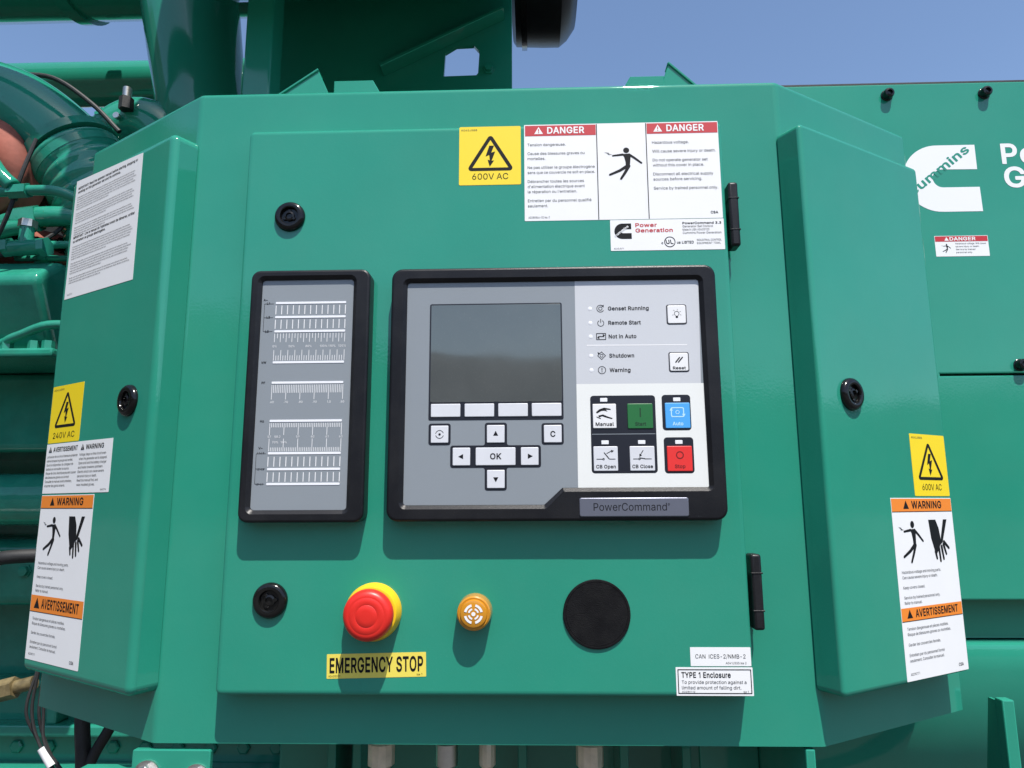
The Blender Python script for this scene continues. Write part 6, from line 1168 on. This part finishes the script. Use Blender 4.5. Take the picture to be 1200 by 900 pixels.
# ------------------------------------------------------------------ exhaust and air ducts above
si = world_thing('silencer', 'dark green exhaust silencer seen along the top edge, drum enlarged and a pipe added for shade', 'silencer', (-0.8, 0.42, 1.0))
def along_x(bm, y, z): bmesh.ops.transform(bm, matrix=frame_matrix((0, y, z), (0, 1, 0), (1, 0, 0)), verts=bm.verts)
bm = NB(); lathe(bm, [(0, -2.6), (0.12, -2.6), (0.15, -2.55), (0.15, -0.30), (0, -0.30)], 56); along_x(bm, 0.70, 1.159); wobj('inlet_pipe', bm, 'green', si)
for x in (-1.7, -1.02):
    bm = NB(); lathe(bm, [(0.15, x), (0.157, x), (0.157, x + .03), (0.15, x + .03)], 56); along_x(bm, 0.70, 1.159); wobj('strap', bm, 'green', si)
bm = NB(); lathe(bm, [(0, -0.59), (0.26, -0.59), (0.33, -0.56), (0.34, -0.52), (0.34, 0.03), (0.33, 0.06), (0.26, 0.075), (0, 0.075)], 72); along_x(bm, 0.25, 1.088); wobj('drum', bm, 'green', si)  # drum enlarged, mostly out of view, to shade the duct and support plate
bm = NB(); lathe(bm, [(0, -2.6), (0.045, -2.6), (0.045, -0.58), (0, -0.58)], 32); along_x(bm, 0.16, 0.979); wobj('shade_pipe', bm, 'green', si)  # unseen pipe added above the view to shade the fat elbow pipe
ac = world_thing('air_cleaner', 'black drum shaped air cleaner at the top edge left of open sky', 'air cleaner', (0.06, 0.8, 1.25))
DX = 0.026
bm = NB(); lathe(bm, [(0, 0.008), (0.235, 0.008), (0.247, 0.016), (0.25, 0.06 + DX), (0.25, 0.098 + DX), (0.235, 0.118 + DX), (0.21, 0.136 + DX), (0.15, 0.142 + DX), (0, 0.142 + DX)], 64)
along_x(bm, 0.80, 1.255); wobj('canister', bm, 'black', ac)
bm = NB(); lathe(bm, [(0.2495, 0.03), (0.256, 0.03), (0.256, 0.043), (0.2495, 0.043)], 64); along_x(bm, 0.80, 1.255); wobj('clamp_band', bm, 'black_gloss', ac)

su = world_thing('silencer_support', 'dark green plate support with a cut out window holding the silencer', 'support', (-0.2, 0.6, 0.36))
bm = NB()
plate(bm, [(-0.4815, 0.30), (0.0121, 0.30), (0.0137, 1.05), (-0.4815, 1.05)], -0.010, 0, 0.001, 1, holes=[[(-0.1272, 0.7504), (-0.0604, 0.7514), (-0.0567, 0.7563), (-0.0539, 0.8050), (-0.0662, 0.8191), (-0.1016, 0.8180), (-0.1243, 0.8034)]])
bmesh.ops.transform(bm, matrix=frame_matrix((0, 0.6, 0), (1, 0, 0), (0, -1, 0)), verts=bm.verts); wobj('web_plate', bm, 'green', su)
bm = NB()
a = Vector((-0.2505, 0.7526)); b = Vector((-0.0020, 0.8754)); d = (b - a).normalized(); nn = Vector((-d.y, d.x)) * 0.007
plate(bm, [tuple(a), tuple(b), tuple(b + nn), tuple(a + nn)], 0, 0.035, 0.001, 1)
bmesh.ops.transform(bm, matrix=frame_matrix((0, 0.599, 0), (1, 0, 0), (0, -1, 0)), verts=bm.verts); wobj('gusset', bm, 'green', su)
bm = NB(); lathe(bm, [(0.013, 0), (0.013, 0.003), (0.009, 0.003), (0.009, 0.010), (0, 0.011)], 6)
bmesh.ops.transform(bm, matrix=frame_matrix((-0.0345, 0.5995, 0.7650), (1, 0, 0), (0, -1, 0)), verts=bm.verts); wobj('support_bolt', bm, 'green_cast', su, sharp=20)
bm = NB(); box(bm, -0.437, 0.36, 0.2, -0.390, 0.41, 0.92, .004, 2); wobj('post', bm, 'green', su)

du = world_thing('exhaust_duct', 'leaning dark green round duct above the left corner', 'duct', (-0.64, 0.6, 0.40))
bm = NB(); tube(bm, [(-0.580, 0.6, 0.36), (-0.627, 0.6, 0.70), (-0.668, 0.6, 0.94), (-0.70, 0.6, 1.14)], [0.086, 0.088, 0.098, 0.106], 48); wobj('pipe', bm, 'green', du, sharp=180)
bm = NB(); tube(bm, [(-0.600, 0.6, 0.545), (-0.604, 0.6, 0.575)], 0.108, 40); wobj('pipe_flange', bm, 'green_cast', du)
bm = NB(); tube(bm, [(-0.722, 0.5, 0.655), (-0.722, 0.5, 0.675)], 0.008, 12); wobj('flange_bolt', bm, 'metal', du)
bm = NB(); tube(bm, [(-0.722, 0.5, 0.630), (-0.722, 0.5, 0.654)], 0.013, 6); wobj('flange_nut', bm, 'rubber', du)

cp = world_thing('coolant_pipe', 'long horizontal green pipe lit from above in front of the sky', 'pipe', (-1.2, 1.0, 1.0))
bm = NB(); tube(bm, [(-2.2, 1.0, 1.016), (-0.3, 1.0, 1.010)], 0.058, 36); wobj('pipe', bm, 'green', cp)
for x in (-1.9,):
    bm = NB(); tube(bm, [(x, 1.0, 1.015), (x + .04, 1.0, 1.015)], 0.066, 36); wobj('clamp', bm, 'green_cast', cp)

# ------------------------------------------------------------------ engine at the left
ah = world_thing('charge_air_pipe', 'fat green elbow pipe curving down at the upper left', 'pipe', (-0.75, 0.42, 0.45))
path = spline([(-1.25, 0.42, 0.60), (-1.02, 0.42, 0.618), (-0.89, 0.42, 0.597), (-0.79, 0.42, 0.53), (-0.727, 0.425, 0.455)], 9)
bm = NB(); tube(bm, path, [0.068] * len(path), 40); wobj('elbow', bm, 'green', ah, sharp=180)
path = spline([(-0.757, 0.422, 0.494), (-0.715, 0.427, 0.435), (-0.685, 0.44, 0.36), (-0.675, 0.46, 0.26)], 16)
rad = [0.073 + 0.006 * abs(math.sin(k * 0.7)) for k in range(len(path))]
bm = NB(); tube(bm, path, rad, 40); wobj('hose', bm, 'green', ah, sharp=180)
for a, b in (((-0.768, 0.422, 0.509), (-0.759, 0.423, 0.497)), ((-0.748, 0.423, 0.482), (-0.739, 0.424, 0.470))):
    bm = NB(); tube(bm, [a, b], 0.080, 40); wobj('hose_clamp', bm, 'green_cast', ah)

el = world_thing('small_elbow_pipe', 'short pale green pipe elbow behind the upper left corner of the cabinet', 'pipe', (-0.68, 0.5, 0.5))
path = spline([(-0.812, 0.56, 0.525), (-0.780, 0.56, 0.600), (-0.733, 0.56, 0.633), (-0.685, 0.56, 0.615), (-0.650, 0.56, 0.555), (-0.638, 0.56, 0.45)], 8)
bm = NB(); tube(bm, path, 0.052, 36); wobj('elbow', bm, 'green', el, sharp=180)
bm = NB(); tube(bm, [(-0.773, 0.56, 0.608), (-0.760, 0.56, 0.618)], 0.056, 36); wobj('hose_clamp', bm, 'green_cast', el)
bm = NB(); tube(bm, [(-0.738, 0.505, 0.618), (-0.738, 0.496, 0.618)], 0.006, 10); wobj('screw', bm, 'metal', el)

cab_l = world_thing('sensor_cable', 'thin black cable passing behind the fat elbow pipe', 'cable', (-0.77, 0.5, 0.6))
bm = NB(); tube(bm, spline([(-0.95, 0.5, 0.71), (-0.87, 0.5, 0.70), (-0.79, 0.5, 0.645), (-0.73, 0.5, 0.585)], 6), 0.0045, 10); wobj('sheath', bm, 'rubber', cab_l)

tb = world_thing('turbocharger', 'rust red ribbed turbocharger casting at the left edge', 'turbocharger', (-0.93, 0.5, 0.44))
TM = Matrix.Translation((-0.880, 0.405, 0.440)) @ Matrix.Rotation(R(38), 4, 'Y') @ Matrix.Rotation(R(-90), 4, 'X')
bm = NB(); prof = [(0, 0.095)]
for k in range(25):
    z = 0.09 - k * 0.0085
    prof.append((0.050 + 0.045 * math.sin(math.pi * k / 24) + (0.009 if k % 5 == 2 else 0.004 if k % 5 in (1, 3) else 0), z))
prof.append((0, -0.12))
lathe(bm, prof[::-1], 48); bmesh.ops.transform(bm, matrix=TM, verts=bm.verts); wobj('turbine_casing', bm, 'rust', tb, sharp=60)
bm = NB(); tube(bm, spline([(-0.98, 0.42, 0.30), (-0.90, 0.42, 0.325), (-0.82, 0.44, 0.325), (-0.76, 0.46, 0.31)], 6), 0.040, 24); wobj('exhaust_manifold', bm, 'rust', tb)
bm = NB(); tube(bm, [(-0.93, 0.30, 0.535), (-0.875, 0.295, 0.545)], 0.009, 14); wobj('clamp_band', bm, 'metal', tb)

def pipe_thing(label, pts, r, fittings=(), mat='green_cast', name='engine_pipe', cat='pipe', k=6):
    c = Vector(pts[len(pts) // 2])
    t = world_thing(name, label, cat, c, 'small pipes on the engine')
    bm = NB(); tube(bm, spline(pts, k), r, 18); wobj('pipe', bm, mat, t, sharp=180)
    for (p, q, rr) in fittings:
        bm = NB(); tube(bm, [p, q], rr, 6); wobj('hex_fitting', bm, mat, t, sharp=20)
    return t
pipe_thing('thin green engine pipe with a hex fitting under the turbocharger', [(-0.8994, 0.275, 0.3579), (-0.7728, 0.275, 0.3597), (-0.7185, 0.275, 0.3615), (-0.6688, 0.275, 0.3579), (-0.6281, 0.295, 0.3416)], 0.0078, [((-0.7475, 0.275, 0.3606), (-0.7185, 0.275, 0.3615), .012), ((-0.8089, 0.275, 0.3588), (-0.7773, 0.275, 0.3597), .013)])
pipe_thing('diagonal braided green line in front of the turbocharger', [(-0.8407, 0.262, 0.4985), (-0.7998, 0.262, 0.444), (-0.7634, 0.267, 0.3894), (-0.7407, 0.272, 0.3667)], 0.0115, (), 'green_cast')
pipe_thing('thick green engine hose, upper of a rising pair', [(-1.0, .36, .28), (-.86, .36, .325), (-.80, .36, .348), (-.74, .37, .36), (-.66, .40, .362)], 0.017, [((-.80, .36, .349), (-.765, .366, .356), .023)])
pipe_thing('green engine hose, lower of a rising pair', [(-1.0, .34, .262), (-.86, .34, .302), (-.81, .345, .326), (-.77, .36, .342)], 0.0125)
pipe_thing('narrow green engine pipe just above the valve cover', [(-1.0, .35, .296), (-.82, .35, .298), (-.76, .35, .303), (-.66, .36, .305)], 0.0062, [((-.806, .35, .299), (-.786, .35, .301), .011), ((-.776, .35, .302), (-.77, .35, .302), .010)])
pipe_thing('thin dark line below the narrow engine pipe', [(-.80, .37, .288), (-.73, .37, .287), (-.66, .38, .289)], 0.005, [((-.76, .37, .287), (-.745, .37, .287), .009)])

vc = world_thing('valve_cover', 'square green valve cover with a bright rounded top at the left edge', 'valve cover', (-0.86, 0.45, 0.12))
bm = NB()
sec = fillet([(0.62, 0.118), (0.62, 0.272), (0.345, 0.272), (0.292, 0.232), (0.350, 0.118)], [0, 0, 0.03, 0.018, 0.004], 6)
plate(bm, sec, -1.12, -0.704, 0.012, 4, bev_d=0.010)
bmesh.ops.transform(bm, matrix=Matrix(((0, 0, 1, 0), (1, 0, 0, 0), (0, 1, 0, 0), (0, 0, 0, 1))), verts=bm.verts); wobj('cover', bm, 'green_cast', vc)
bm = NB(); box(bm, -1.10, 0.300, 0.108, -0.672, 0.64, 0.121, 0.004, 2); wobj('flange', bm, 'green_cast', vc)
bm = NB(); tube(bm, spline([(-1.05, .322, .128), (-.80, .318, .128), (-.74, .31, .140), (-.69, .31, .158), (-.64, .33, .160)], 6), 0.007, 12); wobj('gasket_bead', bm, 'green_cast', vc)
for x in (-0.84, -0.755, -0.712, -0.69):
    bm = NB(); tube(bm, [(x, .315, .1212), (x, .315, .134)], 0.009, 6); wobj('flange_bolt', bm, 'green_cast', vc, sharp=20)

for k in range(4):
    bm = NB(); tube(bm, [(-.985 + k * .075, .372, .265), (-.985 + k * .075, .372, .281)], 0.0085, 6); wobj('cover_bolt', bm, 'green_cast', vc, sharp=20)
for lab, pts, r in (('black wire looping over the green valve cover', [(-1.0, .33, .30), (-.90, .325, .284), (-.83, .33, .277), (-.78, .345, .290), (-.74, .37, .33), (-.72, .39, .38)], .0035),
                    ('black wire pair running up beside the turbocharger', [(-0.783, 0.29, 0.2599), (-0.7507, 0.28, 0.3247), (-0.7368, 0.28, 0.3894), (-0.7275, 0.29, 0.4542)], .0032)):
    w_ = world_thing('engine_wire', lab, 'wire', pts[2], 'wires on the engine')
    bm = NB(); tube(bm, spline(pts, 6), r, 8); wobj('sheath', bm, 'rubber', w_)
    bm = NB(); q = Vector(pts[1]).lerp(Vector(pts[2]), .5); d = (Vector(pts[2]) - Vector(pts[1])).normalized() * .008; tube(bm, [q - d, q + d], r * 1.9, 10); wobj('heat_shrink_band', bm, 'rubber', w_)
for k in range(5):
    a = R(-60 + 40 * k)
    bm = NB(); lathe(bm, [(0.0085, 0), (0.0085, 0.007), (0.006, 0.009), (0, 0.009)], 6)
    bmesh.ops.transform(bm, matrix=TM @ Matrix.Rotation(a, 4, 'Z') @ Matrix.Translation((0.088, 0, -0.02)) @ Matrix.Rotation(R(90), 4, 'Y'), verts=bm.verts); wobj('casing_bolt', bm, 'metal', tb, sharp=20)
lm = world_thing('wire_loom', 'black corrugated loom running between the green pipes and the valve cover', 'loom', (-0.80, .40, .29))
bm = NB(); pth = spline([(-1.0, .40, .345), (-.90, .395, .318), (-.82, .39, .330), (-.76, .40, .322), (-.68, .42, .335)], 16)
tube(bm, pth, [0.0085 + 0.0016 * (k % 2) for k in range(len(pth))], 14); wobj('corrugated_tube', bm, 'rubber', lm)
for q in (12, 34, 50):
    bm = NB(); tube(bm, [pth[q], pth[q + 1]], 0.0125, 14); wobj('cable_tie', bm, 'black_gloss', lm)
te = world_thing('tee_fitting', 'green tee fitting with a hex plug just above the valve cover', 'fitting', (-0.752, .33, .30))
bm = NB(); tube(bm, [(-.782, .325, .287), (-.722, .325, .291)], 0.0125, 16); wobj('body', bm, 'green_cast', te)
bm = NB(); tube(bm, [(-.752, .325, .29), (-.752, .325, .325)], 0.0105, 16); wobj('branch', bm, 'green_cast', te)
bm = NB(); tube(bm, [(-.752, .325, .322), (-.752, .325, .334)], 0.0135, 6); wobj('hex_plug', bm, 'metal', te)
for x in (-.785, -.726):
    bm = NB(); tube(bm, [(x, .325, .289), (x + .011, .325, .290)], 0.0155, 6); wobj('hex_nut', bm, 'green_cast', te)
vh = world_thing('vent_hose', 'thin dark red hose curling behind the green engine pipes', 'hose', (-0.80, .41, .33))
bm = NB(); tube(bm, spline([(-1.0, .41, .36), (-.88, .41, .375), (-.80, .405, .34), (-.75, .41, .30), (-.68, .42, .29)], 8), 0.009, 14); wobj('hose', bm, 'rust', vh)
en = world_thing('engine_block', 'dark green engine block in the shade at the left', 'engine', (-0.95, 0.7, GROUND_Z + 0.3))
bm = NB(); box(bm, -1.5, 0.43, -0.025, -0.745, 0.9, 0.107, 0.012, 3); wobj('cylinder_head', bm, 'green_cast', en)
bm = NB(); box(bm, -1.6, 0.66, -1.2, -0.345, 0.95, 0.06, 0.02, 3); wobj('crankcase', bm, 'green_cast', en)
bm = NB(); tube(bm, [(-1.5, 0.47, -0.103), (-0.5, 0.47, -0.103)], 0.043, 32); wobj('oil_gallery', bm, 'green_cast', en)
bm = NB(); box(bm, -1.5, 0.52, -0.285, -0.5, 0.655, -0.172, 0.018, 3); wobj('side_rail', bm, 'green_cast', en)
for x, z in ((-0.90, -0.225), (-0.835, -0.225), (-0.77, -0.245), (-0.88, -0.36), (-0.79, -0.36)):
    bm = NB(); lathe(bm, [(0.012, 0), (0.012, 0.002), (0.009, 0.002), (0.009, 0.008), (0.0, 0.009)], 6); bmesh.ops.transform(bm, matrix=frame_matrix((x, 0.5195 if z > -.3 else 0.6595, z), (1, 0, 0), (0, -1, 0)), verts=bm.verts); wobj('head_bolt', bm, 'green_cast', en, sharp=20)
bm = NB(); lathe(bm, [(0.0, 0.004), (0.016, 0.004), (0.018, 0.0)], 24); bmesh.ops.scale(bm, vec=(1.3, 0.8, 1), verts=bm.verts)
bmesh.ops.transform(bm, matrix=frame_matrix((-0.79, 0.518, -0.19), (1, 0, 0), (0, -1, 0)), verts=bm.verts); wobj('dark_hole_disc', bm, 'shade_fill', en)  # black disc in place of the dark inside of a hole
bm = NB(); box(bm, -1.5, 0.60, -0.435, -0.5, 0.659, -0.425, 0.002, 1); wobj('pan_rail', bm, 'green_cast', en)
bm = NB(); box(bm, -0.83, 0.605, -0.50, -0.81, 0.659, -0.287, 0.004, 2); wobj('rib', bm, 'green_cast', en)

rd = world_thing('shade_backdrop', 'black sheet far behind the engine, standing in for shade', 'shade_backdrop', (-0.9, 1.3, GROUND_Z))
bm = NB(); box(bm, -2.6, 1.3, GROUND_Z, 0.30, 1.4, 0.93, 0.01, 2); wobj('shade_fill', bm, 'shade_fill', rd)  # added black sheet, so the gaps behind the engine look shaded
for k in range(14):
    x = -2.5 + k * 0.2
    bm = NB(); box(bm, x, 1.285, GROUND_Z, x + .012, 1.299, 0.925, 0.002, 1); wobj('backdrop_rib', bm, 'shade_fill', rd)

# cables and hoses at the lower left
bc_ = world_thing('braided_cable', 'silver braided cable end with a black sleeve at the left edge', 'cable', (-0.82, 0.38, -0.2))
bm = NB(); pth = spline([(-0.98, .38, -.185), (-.86, .38, -.19), (-.784, .38, -.198)], 8); tube(bm, pth, [0.016 + 0.003 * (k % 2) for k in range(len(pth))], 18); wobj('braid', bm, 'braid', bc_)
bm = NB(); tube(bm, spline([(-.790, .38, -.197), (-.76, .38, -.192), (-.70, .40, -.19)], 6), 0.0105, 16); wobj('sleeve', bm, 'rubber', bc_)
for k in range(16):
    a = random.uniform(0, 6.28); x = random.uniform(-.825, -.790)
    bm = NB(); p0 = Vector((x, .38 + .015 * math.cos(a), -.195 + .015 * math.sin(a))); tube(bm, [p0, p0 + Vector((random.uniform(.004, .018), .012 * math.cos(a), .014 * math.sin(a)))], 0.0011, 5); wobj('loose_strand', bm, 'braid', bc_)
bf = world_thing('brass_fitting', 'dull yellow brass fitting left of the cabinet bottom corner', 'fitting', (-0.67, 0.29, -0.36))
bm = NB(); tube(bm, [(-.80, .29, -.382), (-.69, .29, -.366)], 0.0125, 18); wobj('hose_tail', bm, 'brass', bf)
bm = NB(); tube(bm, [(-.69, .29, -.366), (-.665, .29, -.360)], 0.0145, 6); wobj('hex_nut', bm, 'brass', bf, sharp=20)
bm = NB(); tube(bm, [(-.665, .29, -.360), (-.64, .29, -.354)], 0.009, 18); wobj('stub', bm, 'brass', bf)
hc = world_thing('wire_harness', 'thin black wires with a white paper tag at the lower left', 'wires', (-0.62, 0.27, -0.45))
for dx, dy in ((0, 0), (0.006, 0.004), (-0.005, 0.006), (0.010, -0.003)):
    bm = NB(); tube(bm, spline([(-.622 + dx, .27 + dy, -.33), (-.626 + dx * 1.6, .27, -.385), (-.612 + dx, .27 + dy, -.425), (-.585 + dx, .27, -.462), (-.54 + dx, .27, -.52)], 8), 0.0020, 8); wobj('wire', bm, 'rubber', hc)
bm = NB(); tube(bm, [(-.606, .268, -.431), (-.590, .268, -.453)], 0.0058, 14); wobj('tag', bm, 'paper', hc)
for lab, x0, x1 in (('black rubber hose beside the white tagged wires', -.556, -.545), ('black rubber hose bending right under the left wing', -.512, -.560)):
    h = world_thing('rubber_hose', lab, 'hose', (x0, 0.27, -0.45), 'hoses under the left wing')
    bm = NB(); tube(bm, spline([(x0 + .004, .27, -.32), (x0, .27, -.39), (x0 * .5 + x1 * .5, .27, -.44), (x1, .27, -.50)], 8), 0.0095 if x1 > x0 else 0.007, 16); wobj('hose', bm, 'rubber', h)
